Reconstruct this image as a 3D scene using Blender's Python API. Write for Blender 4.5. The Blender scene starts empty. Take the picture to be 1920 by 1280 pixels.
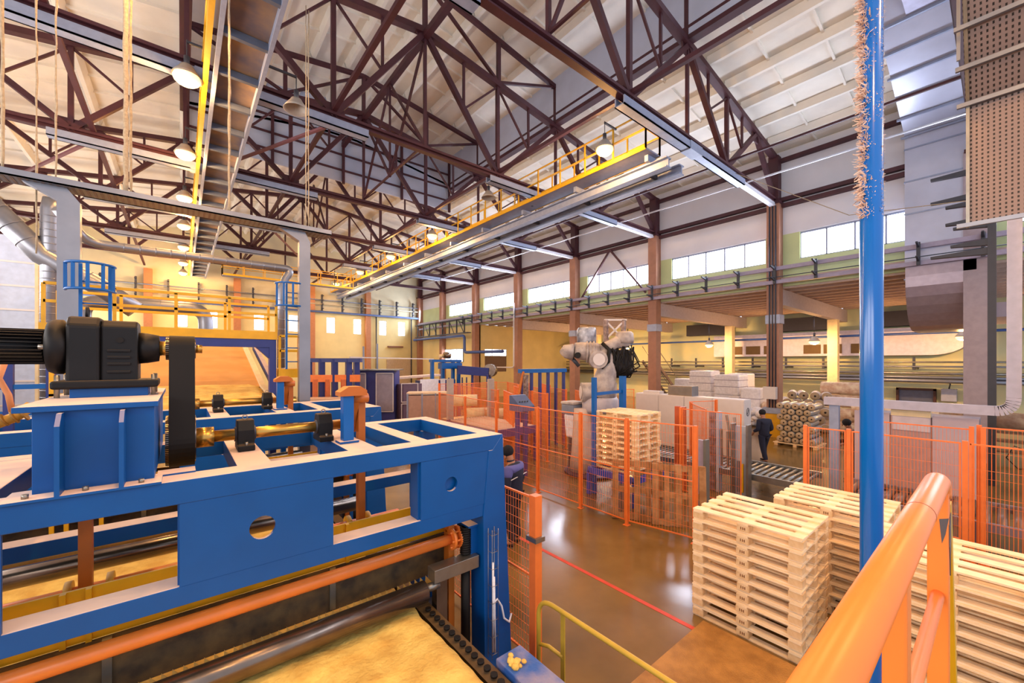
import bpy, math, random
from mathutils import Vector, Matrix
random.seed(7)
PI = math.pi
SC = bpy.context.scene
COL = SC.collection
# ------------------------------------------------------------------ camera
cam = bpy.data.cameras.new('camera'); camo = bpy.data.objects.new('camera', cam); COL.objects.link(camo)
camo.location = (0, 0, 3.4)
camo.rotation_euler = (PI/2, 0, -math.atan(620/755))
cam.sensor_width = 36.0
cam.lens = 755/1920*36.0
cam.shift_y = 37/1920
cam.clip_start = 0.02; cam.clip_end = 300
SC.camera = camo
# ------------------------------------------------------------------ view + world
SC.view_settings.view_transform = 'Standard'
SC.view_settings.look = 'None'
SC.view_settings.gamma = 1
SC.view_settings.use_curve_mapping = False
SC.view_settings.exposure = -0.05
SC.cycles.use_denoising = True
SC.cycles.max_bounces = 6
SC.cycles.diffuse_bounces = 4
SC.cycles.glossy_bounces = 3
SC.cycles.transparent_max_bounces = 12
SC.cycles.sample_clamp_indirect = 6
SC.cycles.caustics_reflective = False
SC.cycles.caustics_refractive = False
W = bpy.data.worlds.new('world'); SC.world = W; W.use_nodes = True
bg = W.node_tree.nodes['Background']
bg.inputs[0].default_value = (0.80, 0.86, 1.0, 1); bg.inputs[1].default_value = 1.3
WINDOW_STRENGTH = 7.0
LAMP_POWER = 800.0
LAMP_COLOR = (1.0, 0.52, 0.17)
def lamp_light(name, loc, power, r=0.2, col=LAMP_COLOR, par=None, kind='POINT'):
    l = bpy.data.lights.new(name, kind)
    if kind == 'SPOT': l.spot_size = math.radians(158); l.spot_blend = .35
    l.energy = power; l.color = col; l.shadow_soft_size = r
    o = bpy.data.objects.new(name, l); COL.objects.link(o)
    if par is not None: o.parent = par; o.location = Vector(loc) - par.location
    else: o.location = loc
    return o
def area_light(name, loc, rot, sx, sy, power, col):
    l = bpy.data.lights.new(name, 'AREA'); l.shape = 'RECTANGLE'; l.size = sx; l.size_y = sy; l.energy = power; l.color = col
    o = bpy.data.objects.new(name, l); COL.objects.link(o); o.location = loc; o.rotation_euler = rot
    return o
# right wall window daylight, then added fill panels at left, monitor and aisle
DAY = (0.72, 0.80, 1.0)
for k in range(8):
    area_light('window_and_fill_light', (20.9, -2.9+6.05*k, 8.5), (0, math.radians(94), 0), 1.2, 4.6, 430, DAY)
    area_light('window_and_fill_light', (-7.9, -2.9+6.05*k, 6.5), (0, math.radians(-112), 0), 4.0, 5.0, 600, (1.0, 0.96, 0.92))  # unseen panel added at the windowless left wall, tilted up to brighten the ceiling
for k in range(4):
    area_light('monitor_fill', (12.6, -3+6.05*k, 14.9), (0, math.radians(95), 0), 1.2, 5, 40, DAY)  # fill light added inside the closed monitor panels
for k in range(5):
    area_light('annex_fill', (27, -3+6.05*k, 5.9), (0, 0, 0), 5, 4.5, 110, (0.86, 0.88, 1.0))  # fill light added under the solid aisle soffit
# ------------------------------------------------------------------ materials
def lin(h):
    h = h.lstrip('#'); c = [int(h[i:i+2], 16)/255 for i in (0, 2, 4)]
    return tuple(x/12.92 if x <= .04045 else ((x+.055)/1.055)**2.4 for x in c) + (1,)
MATS = {}
def mat(key, hexc, rough=.6, metal=0., var=.12, scale=6., bump=0., bscale=40., dust=0., dustc='#e6cdb8', spec=.5, hex2=None, coat=0.):
    if key in MATS: return MATS[key]
    m = bpy.data.materials.new(key); m.use_nodes = True; nt = m.node_tree; N = nt.nodes; L = nt.links
    b = N['Principled BSDF']
    tc = N.new('ShaderNodeTexCoord')
    no = N.new('ShaderNodeTexNoise'); no.inputs['Scale'].default_value = scale; no.inputs['Detail'].default_value = 5
    L.new(tc.outputs['Object'], no.inputs['Vector'])
    c1 = lin(hexc); c2 = lin(hex2) if hex2 else tuple(x*(1-var) for x in c1[:3]) + (1,)
    mx = N.new('ShaderNodeMix'); mx.data_type = 'RGBA'
    mx.inputs[6].default_value = c1; mx.inputs[7].default_value = c2
    mr = N.new('ShaderNodeMapRange'); mr.inputs[1].default_value = .35; mr.inputs[2].default_value = .65
    L.new(no.outputs['Fac'], mr.inputs[0]); L.new(mr.outputs[0], mx.inputs[0])
    col = mx.outputs[2]
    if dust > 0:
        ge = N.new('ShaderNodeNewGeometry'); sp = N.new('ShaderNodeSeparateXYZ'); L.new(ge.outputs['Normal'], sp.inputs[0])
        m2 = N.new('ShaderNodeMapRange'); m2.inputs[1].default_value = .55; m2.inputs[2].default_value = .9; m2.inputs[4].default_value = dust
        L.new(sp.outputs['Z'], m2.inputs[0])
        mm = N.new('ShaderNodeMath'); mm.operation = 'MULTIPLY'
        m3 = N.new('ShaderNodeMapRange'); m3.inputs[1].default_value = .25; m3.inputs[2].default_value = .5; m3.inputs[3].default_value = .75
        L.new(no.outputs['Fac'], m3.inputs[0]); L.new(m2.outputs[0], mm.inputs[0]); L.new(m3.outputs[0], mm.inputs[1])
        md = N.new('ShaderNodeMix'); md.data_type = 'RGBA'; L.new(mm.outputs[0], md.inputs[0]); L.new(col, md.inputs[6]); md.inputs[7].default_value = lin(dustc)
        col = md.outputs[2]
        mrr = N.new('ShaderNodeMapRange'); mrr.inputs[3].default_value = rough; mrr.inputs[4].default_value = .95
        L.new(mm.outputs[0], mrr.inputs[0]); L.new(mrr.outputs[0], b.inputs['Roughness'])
    else:
        b.inputs['Roughness'].default_value = rough
    L.new(col, b.inputs['Base Color'])
    b.inputs['Metallic'].default_value = metal
    b.inputs['Specular IOR Level'].default_value = spec
    if coat: b.inputs['Coat Weight'].default_value = coat
    if bump > 0:
        nb = N.new('ShaderNodeTexNoise'); nb.inputs['Scale'].default_value = bscale; nb.inputs['Detail'].default_value = 6
        L.new(tc.outputs['Object'], nb.inputs['Vector'])
        bp = N.new('ShaderNodeBump'); bp.inputs['Strength'].default_value = bump; bp.inputs['Distance'].default_value = .02
        L.new(nb.outputs['Fac'], bp.inputs['Height']); L.new(bp.outputs[0], b.inputs['Normal'])
    MATS[key] = m
    return m
def emat(key, col, strength):
    m = bpy.data.materials.new(key); m.use_nodes = True
    b = m.node_tree.nodes['Principled BSDF']; b.inputs['Base Color'].default_value = (.8, .8, .8, 1)
    b.inputs['Emission Color'].default_value = (*col, 1); b.inputs['Emission Strength'].default_value = strength
    MATS[key] = m; return m
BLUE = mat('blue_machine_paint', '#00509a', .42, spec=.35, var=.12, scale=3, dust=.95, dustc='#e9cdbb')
BLUEC = mat('blue_paint_clean', '#005aa8', .35, spec=.4, var=.08)
NAVY = mat('dark_blue_machine_paint', '#26357e', .45, dust=.7, dustc='#d8bfa8')
ORANGE = mat('orange_paint', '#f28436', .35, var=.1)
ORFENCE = mat('orange_fence_paint', '#ee7a34', .45)
RUST = mat('brown_orange_primer', '#b8641a', .5, dust=.5, dustc='#e2a55c')
MAROON = mat('maroon_steel', '#4b222b', .6, var=.25, scale=3)
GREYCH = mat('grey_channel_paint', '#98a2bc', .45, metal=.2)
CONC = mat('white_concrete_slab', '#f2ede2', .85, var=.1, scale=1.2, bump=.15, bscale=12)
WALLW = mat('white_wall_panel', '#dcdce4', .9, var=.07, scale=.8)
GREEN = mat('pale_green_block', '#c3cf9a', .9, var=.12, scale=1.0)
CREAM = mat('cream_wall_block', '#ead99c', .9, var=.1, scale=.9)
CREAMC = mat('cream_cladding', '#e6cfa2', .6, var=.1)
COLB = mat('brown_column_paint', '#a87862', .6, var=.15, scale=3)
YEL = mat('yellow_paint', '#e2a912', .45, dust=.3)
YELG = mat('ochre_yellow_tube', '#c9a63a', .4)
WOOL = mat('mineral_wool_mat', '#f0cc6c', .95, hex2='#d6a850', scale=5, bump=1., bscale=22)
BELTW = mat('tan_conveyor_belt', '#d39a56', .8, hex2='#c68c48', scale=2)
STEEL = mat('bare_steel', '#9a968e', .35, metal=.85, var=.2)
DKSTEEL = mat('dark_roller_steel', '#85766a', .25, metal=.9, var=.25)
GALV = mat('galvanised_sheet', '#8d8f98', .35, metal=.7, var=.15, scale=2.2)
BLACKM = mat('black_cast_iron', '#0d0c0f', .5, var=.2, spec=.3, dust=.3, dustc='#8a7258')
RUBBER = mat('black_rubber', '#120d0a', .6, spec=.3)
BRASS = mat('brass_shaft', '#c99c4e', .28, metal=.9, var=.15)
WOOD = mat('pine_board', '#fde6c2', .75, hex2='#f2cf9c', scale=3.5, bump=.1)
WOODB = mat('pine_block', '#f0cfa0', .8, hex2='#dcb27c', scale=9)
FLOORM = mat('polished_concrete_floor', '#8a6b3e', .17, hex2='#6b5028', scale=.7, bump=.03, bscale=3, spec=.6)
REDL = mat('red_line_paint', '#d8472c', .5)
GREYCAB = mat('light_grey_cabinet', '#d2c9c6', .5, var=.04)
DKGREY = mat('dark_grey_metal', '#3a3c46', .5)
WHITEP = mat('white_plastic_film', '#f2f1f8', .3, var=.15, scale=8, bump=.5, bscale=14)
ROBOTM = mat('robot_cream_paint', '#b9aca4', .5, hex2='#8f8482', scale=5, bump=.4, bscale=18, dust=.5, dustc='#dcc6b0')
ROPE = mat('dusty_rope', '#b5a287', .95, var=.25, scale=30)
PLATE = mat('ochre_checker_plate', '#b98644', .5, metal=.2, hex2='#9c6d34', bump=.5, bscale=60)
CARD = mat('brown_roll_paper', '#b9a68a', .8)
FOIL = mat('silver_foil_wrap', '#c6cad0', .3, metal=.7, bump=.3, bscale=30)
SKIN = mat('skin', '#a87458', .6)
JNAVY = mat('navy_work_jacket', '#1c2036', .9, bump=.3, bscale=30)
JBLUE = mat('purple_blue_jacket_yoke', '#5c5c9c', .85)
JBROWN = mat('brown_jacket', '#3c2418', .9)
TROU = mat('dark_trousers', '#1f1d28', .9)
PANE = emat('daylit_glass', (.93, .96, 1.), WINDOW_STRENGTH)
BULB = emat('sodium_bulb', (1., .60, .20), 2.4)
# ------------------------------------------------------------------ mesh builder
class B:
    def __init__(s): s.v = []; s.f = []; s.sm = []
    def add(s, vs, fs, smooth=False):
        n = len(s.v); s.v += [tuple(v) for v in vs]
        for f in fs: s.f.append(tuple(i+n for i in f)); s.sm.append(smooth)
        return s
    def box(s, a, b):
        x0, x1 = sorted((a[0], b[0])); y0, y1 = sorted((a[1], b[1])); z0, z1 = sorted((a[2], b[2]))
        return s.add([(x0,y0,z0),(x1,y0,z0),(x1,y1,z0),(x0,y1,z0),(x0,y0,z1),(x1,y0,z1),(x1,y1,z1),(x0,y1,z1)],
                     [(0,3,2,1),(4,5,6,7),(0,1,5,4),(1,2,6,5),(2,3,7,6),(3,0,4,7)])
    def bar(s, p, q, w, h=None, up=(0,0,1)):
        h = h or w; p = Vector(p); q = Vector(q); d = (q-p).normalized(); u = Vector(up)
        if abs(d.dot(u)) > .98: u = Vector((1,0,0)) if abs(d.x) < .9 else Vector((0,1,0))
        sd = d.cross(u).normalized(); u = sd.cross(d).normalized()
        vs = []
        for c in (p, q):
            for a, b in ((-1,-1),(1,-1),(1,1),(-1,1)): vs.append(c + sd*a*w/2 + u*b*h/2)
        return s.add(vs, [(0,1,2,3),(7,6,5,4),(0,4,5,1),(1,5,6,2),(2,6,7,3),(3,7,4,0)])
    def cyl(s, p, q, r, n=12, r2=None, cap=True):
        r2 = r if r2 is None else r2; p = Vector(p); q = Vector(q); d = (q-p).normalized()
        u = Vector((0,0,1)) if abs(d.z) < .9 else Vector((1,0,0)); a = d.cross(u).normalized(); b = a.cross(d).normalized()
        vs = []
        for c, rr in ((p, r), (q, r2)):
            for i in range(n):
                t = 2*PI*i/n; vs.append(c + (a*math.cos(t) + b*math.sin(t))*rr)
        s.add(vs, [(i, i+n, (i+1)%n+n, (i+1)%n) for i in range(n)], True)
        if cap:
            m = len(s.v)-2*n
            s.f.append(tuple(m+i for i in range(n))); s.sm.append(False)
            s.f.append(tuple(m+n+i for i in reversed(range(n)))); s.sm.append(False)
        return s
    def tube(s, pts, r, n=8, closed=False, rad=None):
        P = [Vector(p) for p in pts]; m = len(P); vs = []; pa = None
        for i in range(m):
            if closed: d = (P[(i+1)%m]-P[i-1]).normalized()
            else: d = (P[min(i+1,m-1)]-P[max(i-1,0)]).normalized()
            if pa is None:
                u = Vector((0,0,1)) if abs(d.z) < .9 else Vector((1,0,0)); pa = d.cross(u).normalized()
            else: pa = (pa - d*pa.dot(d)).normalized()
            b = pa.cross(d); rr = rad[i] if rad else r
            for k in range(n):
                t = 2*PI*k/n; vs.append(P[i] + (pa*math.cos(t)+b*math.sin(t))*rr)
        fs = []
        for i in range(m if closed else m-1):
            j = (i+1)%m
            for k in range(n): fs.append((i*n+k, j*n+k, j*n+(k+1)%n, i*n+(k+1)%n))
        s.add(vs, fs, True)
        if not closed:
            m0 = len(s.v)-m*n
            s.f.append(tuple(m0+k for k in range(n))); s.sm.append(False)
            s.f.append(tuple(len(s.v)-n+k for k in reversed(range(n)))); s.sm.append(False)
        return s
    def prism(s, pts, axis, a, b):
        n = len(pts); vs = []
        for c in (a, b):
            for p in pts:
                vs.append({'x': (c, p[0], p[1]), 'y': (p[0], c, p[1]), 'z': (p[0], p[1], c)}[axis])
        return s.add(vs, [tuple(range(n)), tuple(range(2*n-1, n-1, -1))] + [(i, i+n, (i+1)%n+n, (i+1)%n) for i in range(n)])
    def lathe(s, prof, c, axis=(0,0,1), n=20):
        c = Vector(c); d = Vector(axis).normalized(); u = Vector((0,0,1)) if abs(d.z) < .9 else Vector((1,0,0))
        a = d.cross(u).normalized(); b = a.cross(d); vs = []; m = len(prof)
        for r, h in prof:
            for k in range(n):
                t = 2*PI*k/n; vs.append(c + d*h + (a*math.cos(t)+b*math.sin(t))*max(r, .0005))
        return s.add(vs, [(i*n+k, (i+1)*n+k, (i+1)*n+(k+1)%n, i*n+(k+1)%n) for i in range(m-1) for k in range(n)], True)
    def ball(s, c, r, sc=(1,1,1), n=14, m=8):
        vs = []
        for i in range(m+1):
            ph = PI*i/m
            for k in range(n):
                t = 2*PI*k/n
                vs.append((c[0]+r*sc[0]*math.sin(ph)*math.cos(t), c[1]+r*sc[1]*math.sin(ph)*math.sin(t), c[2]+r*sc[2]*math.cos(ph)))
        return s.add(vs, [(i*n+k, (i+1)*n+k, (i+1)*n+(k+1)%n, i*n+(k+1)%n) for i in range(m) for k in range(n)], True)
    def build(s, name, m, par=None, bevel=0., solid=0.):
        vs = s.v
        if par is not None:
            off = world_loc(par)
        else:
            xs = [v[0] for v in vs]; ys = [v[1] for v in vs]; zs = [v[2] for v in vs]
            off = Vector(((min(xs)+max(xs))/2, (min(ys)+max(ys))/2, min(zs)))
        me = bpy.data.meshes.new(name); me.from_pydata([(v[0]-off[0], v[1]-off[1], v[2]-off[2]) for v in vs], [], s.f)
        me.polygons.foreach_set('use_smooth', s.sm); me.validate(); me.update()
        import bmesh
        bm = bmesh.new(); bm.from_mesh(me); bmesh.ops.recalc_face_normals(bm, faces=bm.faces); bm.to_mesh(me); bm.free()
        me.materials.append(m)
        o = bpy.data.objects.new(name, me); COL.objects.link(o)
        if par is not None: o.parent = par
        else: o.location = off
        if bevel:
            md = o.modifiers.new('bevel', 'BEVEL'); md.width = bevel; md.segments = 2; md.limit_method = 'ANGLE'
        return o
def world_loc(o):
    v = Vector(o.location)
    while o.parent is not None: o = o.parent; v = v + Vector(o.location)
    return v
def tag(o, label=None, cat=None, group=None, kind=None):
    if label: o['label'] = label
    if cat: o['category'] = cat
    if group: o['group'] = group
    if kind: o['kind'] = kind
    return o
def thing(name, loc, label, cat, group=None):
    o = bpy.data.objects.new(name, None); COL.objects.link(o); o.location = loc; o.empty_display_size = .2
    return tag(o, label, cat, group)
def struct(o, label, cat): return tag(o, label, cat, None, 'structure')
def dup(o, par=None):
    c = o.copy(); COL.objects.link(c); c.parent = par
    for ch in list(o.children): dup(ch, c)
    return c
def place(root, loc, rz=0, label=None, group=None, first=[0]):
    c = dup(root); c.location = loc; c.rotation_euler = (0, 0, rz)
    if label: c['label'] = label
    if group: c['group'] = group
    return c
def remove_tree(o):
    for ch in list(o.children): remove_tree(ch)
    bpy.data.objects.remove(o)
BAY = 6.05
TY = [0.55+BAY*k for k in range(7)]           # truss / column lines, nearest first
ORD = ['nearest', 'second', 'third', 'fourth', 'fifth', 'sixth', 'seventh', 'eighth', 'ninth', 'tenth']
XW, XL, YE = 21.2, -8.2, 42.4
def ztop(x): return 12.75 + max(0., 14.7-abs(x-6.5))*.145
# ================================================================== SETTING
struct(B().box((-9, -7, -.2), (35, 43, 0)).build('floor', FLOORM), 'polished brown concrete factory floor reflecting the windows', 'floor')
struct(B().box((5.0, 1.2, 0), (5.07, 6.6, .004)).build('trim_1', REDL), 'thin red painted line running along the floor', 'floor line')
# ceiling: ribbed slabs, 1.5 m wide, between trusses
def slab_field(b, x0, x1, zf, y0, y1, rib=.28, cross=1.52, step=1.5):
    n = max(1, round(abs(x1-x0)/step))
    for i in range(n):
        a = x0+(x1-x0)*i/n; c = x0+(x1-x0)*(i+1)/n; za, zc = zf(a), zf(c)
        b.add([(a,y0,za+rib),(c,y0,zc+rib),(c,y1,zc+rib),(a,y1,za+rib),(a,y0,za+rib+.12),(c,y0,zc+rib+.12),(c,y1,zc+rib+.12),(a,y1,za+rib+.12)],
              [(0,1,2,3),(4,7,6,5),(0,4,5,1),(1,5,6,2),(2,6,7,3),(3,7,4,0)])
        # tapered edge rib along Y
        b.prism([(a-.16, za+rib), (a+.16, za+rib), (a+.06, za+.02), (a-.06, za+.02)], 'y', y0+.05, y1-.05)
        y = y0+cross
        while y < y1-.4:
            b.bar((a, y, za+rib-.04), (c, y, zc+rib-.04), .07, .1); y += cross
    return b
b = B()
for k in range(-1, 7):
    y0 = .55+BAY*k; y1 = min(y0+BAY, YE)
    slab_field(b, 21.5, 12.9, ztop, y0, y1); slab_field(b, -8.5, .1, ztop, y0, y1, .32, 1.2, 2.9)
    if k >= 4: slab_field(b, .1, 12.9, ztop, y0, y1)
    if y1 > 21.8 and k < 4: slab_field(b, .1, 12.9, ztop, 21.8, y1)
struct(b.build('ceiling', CONC), 'white ribbed concrete roof slabs sloping up to the ridge', 'ceiling')
zm = lambda x: ztop(x)+1.75
b = B()
for k in range(-1, 4):
    y0 = .55+BAY*k; y1 = min(y0+BAY, 21.8)
    slab_field(b, .1, 12.9, zm, y0, y1)
struct(b.build('ceiling', CONC), 'raised ribbed roof of the monitor above the ridge', 'ceiling')
b = B()
for xx in (12.9, .1):
    b.box((xx-.05, -5.5, ztop(xx)+.05), (xx+.05, 21.8, zm(xx)+.3))
b.prism([(.1, ztop(.1)-1.2), (12.9, ztop(12.9)-1.2), (12.9, zm(12.9)+.3), (6.5, zm(6.5)+.3), (.1, zm(.1)+.3)], 'y', 21.8, 21.9)
struct(b.build('wall_monitor', mat('bluish_monitor_panel', '#c3cbe0', .8, var=.08, scale=1.5)), 'pale blue grey vertical panels closing the raised roof monitor', 'wall')
# right wall above the aisle, with a window in every bay
bw, bg_, = B(), B()
bw.box((XW, -5.5, 9.15), (XW+.3, YE, 12.95))
WB = [(.55+BAY*k+.45, .55+BAY*k+BAY-.9) for k in range(-1, 7)]
ylast = -5.5
for i, (a, c) in enumerate(WB):
    if i == 7: break
    bg_.box((XW, ylast, 7.95), (XW+.3, a, 9.15)); ylast = c
bg_.box((XW, ylast, 7.95), (XW+.3, YE, 9.15)); bg_.box((XW, -5.5, 6.8), (XW+.3, YE, 7.95))
struct(bw.build('wall_right_upper', WALLW), 'white upper panels of the right long wall', 'wall')
struct(bg_.build('wall_right', GREEN), 'pale green blockwork band around the high windows', 'wall')
def window(n, x, y0, y1, z0, z1, panes, axis='y', label=''):
    f, g = B(), B()
    if axis == 'y':
        for y in [y0+(y1-y0)*i/panes for i in range(panes+1)]: f.box((x-.03, y-.03, z0), (x+.06, y+.03, z1))
        f.box((x-.03, y0, z0-.03), (x+.06, y1, z0+.03)); f.box((x-.03, y0, z1-.03), (x+.06, y1, z1+.03))
        g.box((x+.02, y0, z0), (x+.035, y1, z1))
    else:
        for y in [y0+(y1-y0)*i/panes for i in range(panes+1)]: f.box((y-.03, x-.03, z0), (y+.03, x+.06, z1))
        f.box((y0, x-.03, z0-.03), (y1, x+.06, z0+.03)); f.box((y0, x-.03, z1-.03), (y1, x+.06, z1+.03))
        f.box((y0, x-.03, z0+(z1-z0)*.62), (y1, x+.06, z0+(z1-z0)*.62+.04))
        g.box((y0, x+.02, z0), (y1, x+.035, z1))
    w = g.build('window_%d' % n, PANE); struct(w, label, 'window')
    f.build('window_frame', GREYCH, w)
wn = 1
for i, (a, c) in enumerate(WB[:7]):
    window(wn, XW+.1, a, c, 7.97, 9.1, 5, 'y', ['high strip window behind the camera side', 'high strip window beside the blue pole and the big duct', 'high strip window right of the nearest clear wall column', 'high strip window above the white robot', 'fourth high strip window from the far corner', 'third high strip window from the far corner', 'second high strip window from the far corner'][i]); wn += 1
# end wall
b = B(); b.box((XL-.5, YE, 8.3), (XW+.3, YE+.3, 15.3))
struct(b.build('wall_back_upper', mat('pale_upper_blockwork', '#d9cfae', .9, scale=.8)), 'pale upper part of the far end wall', 'wall')
b = B(); wx = [-6.6, -.4, 1.6, 5.0, 7.75, 11.1, 13.7, 16.4, 18.55]
xl = XL-.5
b.box((XL-.5, YE, 0), (XW+.3, YE+.3, 6.2)); b.box((XL-.5, YE, 7.75), (XW+.3, YE+.3, 8.3))
for x in wx: b.box((xl, YE, 6.2), (x, YE+.3, 7.75)); xl = x+.8
b.box((xl, YE, 6.2), (XW+.3, YE+.3, 7.75))
struct(b.build('wall_back', CREAM), 'cream yellow blockwork far end wall of the hall', 'wall')
for i, x in enumerate(wx):
    window(wn, YE+.06, x, x+.8, 6.2, 7.75, 1, 'x', 'narrow upright window in the end wall, number %s from the left' % ['one', 'two', 'three', 'four', 'five', 'six', 'seven', 'eight', 'nine'][i]); wn += 1
# left wall
b = B(); b.box((XL-.3, -7, 0), (XL, YE, 12.95)); struct(b.build('wall_left', WALLW), 'white left long wall of the hall', 'wall')
# closed lower right wall at the far end, partition and annex
b = B(); b.box((XW, 30.8, 0), (XW+.3, YE, 6.8)); b.box((XW, 30.8, 0), (34, 31.1, 2.4)); b.box((XW, 30.8, 4.55), (34, 31.1, 6.8))
b.box((XW, 30.8, 2.4), (22.0, 31.1, 4.55)); b.box((24.6, 30.8, 2.4), (34, 31.1, 4.55))
struct(b.build('wall_annex_end', CREAM), 'cream wall closing the far end of the side aisle', 'wall')
struct(B().box((33.6, -6, 0), (33.9, 31, 6.8)).build('wall_annex', mat('yellow_green_block_wall', '#dedcae', .9, scale=.8, hex2='#cdd6b2')), 'yellow green back wall of the side aisle', 'wall')
window(wn, 30.85, 22.0, 24.6, 3.9, 4.55, 3, 'x', 'wide window over the brown gate in the aisle end wall'); wn += 1
struct(B().box((22.0, 30.86, 0), (24.6, 30.92, 3.1)).box((22.0, 30.86, 3.1), (24.6, 30.9, 3.9)).build('door_1', mat('brown_gate', '#6d5446', .6)), 'brown double gate at the end of the side aisle', 'gate')
window(wn, XW-.08, 33.2, 36.6, 3.35, 4.6, 3, 'y', 'low window in the white wall near the far right corner'); wn += 1
# annex roof
b = B()
for k in range(-1, 5):
    y0 = .55+BAY*k
    b.box((20.9, y0, 7.0), (34, y0+BAY, 7.15))
    for i in range(12):
        x = 21.4+i*1.05; b.prism([(x-.18, 7.0), (x+.18, 7.0), (x+.07, 6.72), (x-.07, 6.72)], 'y', y0+.1, y0+BAY-.1)
struct(b.build('ceiling', mat('aisle_slab_concrete', '#c9b3a6', .85)), 'ribbed concrete soffit of the low side aisle', 'ceiling')
for k in range(-1, 5):
    struct(B().prism([(20.9, 6.0), (31.2, 5.95), (33.7, 5.95), (33.7, 6.72), (20.9, 6.72)], 'y', TY[0]+BAY*k-.18, TY[0]+BAY*k+.18).build('trim_2', mat('aisle_beam_concrete', '#c4b9bd', .8)), 'concrete cross beam under the side aisle roof', 'beam')
# ---------------- columns
CL = ['brown wall column behind the silver duct at the right', 'brown wall column with black conduits and yellow foot guard', 'brown wall column behind the white robot mast', 'brown wall column left of the white robot', 'brown wall column fourth from the far corner, by the brown gate', 'brown wall column third from the far corner', 'brown wall column second from the far corner', 'brown wall column in the far right corner']
for k in range(0, 8):
    y = TY[0]+BAY*k if k < 7 else 42.0
    t = thing('wall_column', (20.95, y, 0), CL[k], 'column', 'right wall columns')
    w = .5 if k else .6
    B().box((20.7, y-w/2, 0), (21.2, y+w/2, 10.55)).build('shaft', COLB if k else mat('lilac_grey_column', '#a8989e', .6), t)
    B().box((20.75, y-.2, 10.55), (21.15, y+.2, 12.7)).box((20.65, y-.28, 10.5), (21.2, y+.28, 10.62)).build('steel_head', MAROON, t)
    if k == 1:
        for d in (-.12, .0, .12): B().cyl((20.66, y+d, .9), (20.66, y+d, 10.4), .03, 6).build('conduit', DKGREY, t)
        B().box((20.55, y-.32, 0), (21.3, y+.32, 1.05)).build('foot_guard', YEL, t)
        B().box((20.5, y-.36, 1.05), (21.3, y+.36, 1.3)).build('guard_cap', GREYCH, t)
        B().box((20.4, y-.2, 1.7), (20.68, y+.3, 2.25)).build('switch_box', GREYCAB, t)
    if k in (1, 2, 3):
        B().box((20.66, y-w/2-.04, 5.1), (21.24, y+w/2+.04, 5.5)).build('clamp_band', GREYCH, t)
for k in range(0, 5):
    y = TY[0]+BAY*k
    t = thing('aisle_column', (31, y, 0), 'yellow painted inner column of the side aisle, %s' % ['hidden by the machines at the right', 'lit by a dome lamp left of the blue pole', 'between wrapped bales left of the rolls', 'right of the white robot', 'behind the robot beside the hanging lamp'][k], 'column', 'side aisle columns')
    B().box((30.75, y-.25, 0), (31.25, y+.25, 5.95)).build('shaft', mat('ochre_column', '#ead6a4', .7), t)
for i, x in enumerate((-2.0, 3.75, 9.7, 15.1)):
    t = thing('end_wall_column', (x, YE-.2, 0), 'orange brown column on the far end wall, %s' % ['left of the silver elbow duct', 'behind the yellow railing', 'right of the far blue ladder cage', 'between the lit windows near the far right corner'][i], 'column', 'end wall columns')
    B().box((x-.25, YE-.45, 0), (x+.25, YE, 10.6)).build('shaft', mat('orange_brown_column', '#bb7c50', .6), t)
# ---------------- trusses
TN = ['nearest roof truss, crossing the top right of the picture', 'second roof truss, its grey channel crossing over the hall from top left', 'third roof truss, behind the long one crossing the whole picture', 'fourth roof truss counted from the camera', 'fifth roof truss counted from the camera', 'sixth roof truss counted from the camera', 'roof truss standing against the far end wall']
bn = [-8.0, -2.7, 3.5, 9.65, 15.9, 20.95]; tn = [-5.6, .1, 6.5, 12.9, 18.7]
def truss(y, label, yo=0):
    t = thing('roof_truss', (6.5, y, 10.6), label, 'roof truss', 'maroon roof trusses')
    zb = 10.72
    b = B(); b.box((-8, y-.13, zb-.02), (21, y+.13, zb+.06)); b.box((-8, y-.03, zb-.1), (21, y+.03, zb+.12)); b.box((-8, y-.1, zb-.14), (21, y+.1, zb-.1))
    b.build('bottom_chord', MAROON, t)
    xs = [-8.0, .1, 6.5, 12.9, 20.95]
    b = B()
    for a, c in zip(xs, xs[1:]): b.bar((a, y, ztop(a)-.12), (c, y, ztop(c)-.12), .24, .2)
    b.build('top_chord', MAROON, t)
    def brace(p, q, w): B().bar((p[0], y, p[1]), (q[0], y, q[1]), w, w).build('brace', MAROON, t)
    for i, x in enumerate(bn):
        for xx in tn:
            if abs(x-xx) < 7: brace((x, zb), (xx, ztop(xx)-.15), .17)
        if i not in (0, 5): brace((x, zb), (x, ztop(x)-.15), .13)
    for xx in tn[1:4]: brace((xx, zb), (xx, ztop(xx)-.15), .1)
    # secondary sub-bracing hung from the heavy diagonals
    for i, x in enumerate(bn):
        for xx in tn:
            if abs(x-xx) < 7 and abs(x-xx) > 2.4:
                mx_, mz = (x+xx)/2, (zb+ztop(xx)-.15)/2
                brace((mx_, mz), (mx_, ztop(mx_)-.15), .08); brace((mx_, mz), (x, ztop(x)-.2), .07)
    for x in bn: B().prism([(x-.35, zb-.1), (x+.35, zb-.1), (x+.28, zb+.35), (x-.28, zb+.35)], 'y', y-.02, y+.02).build('gusset_plate', MAROON, t)
    for x in tn:
        z = ztop(x)-.12; B().prism([(x-.4, z+.05), (x+.4, z+.05), (x+.22, z-.38), (x-.22, z-.38)], 'y', y-.025, y+.025).build('gusset_plate', MAROON, t)
    return t
for k, y in enumerate(TY): truss(y+(6.05 if 0 else 0), TN[k-0] if k < 7 else '') if k >= 0 else None
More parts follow.
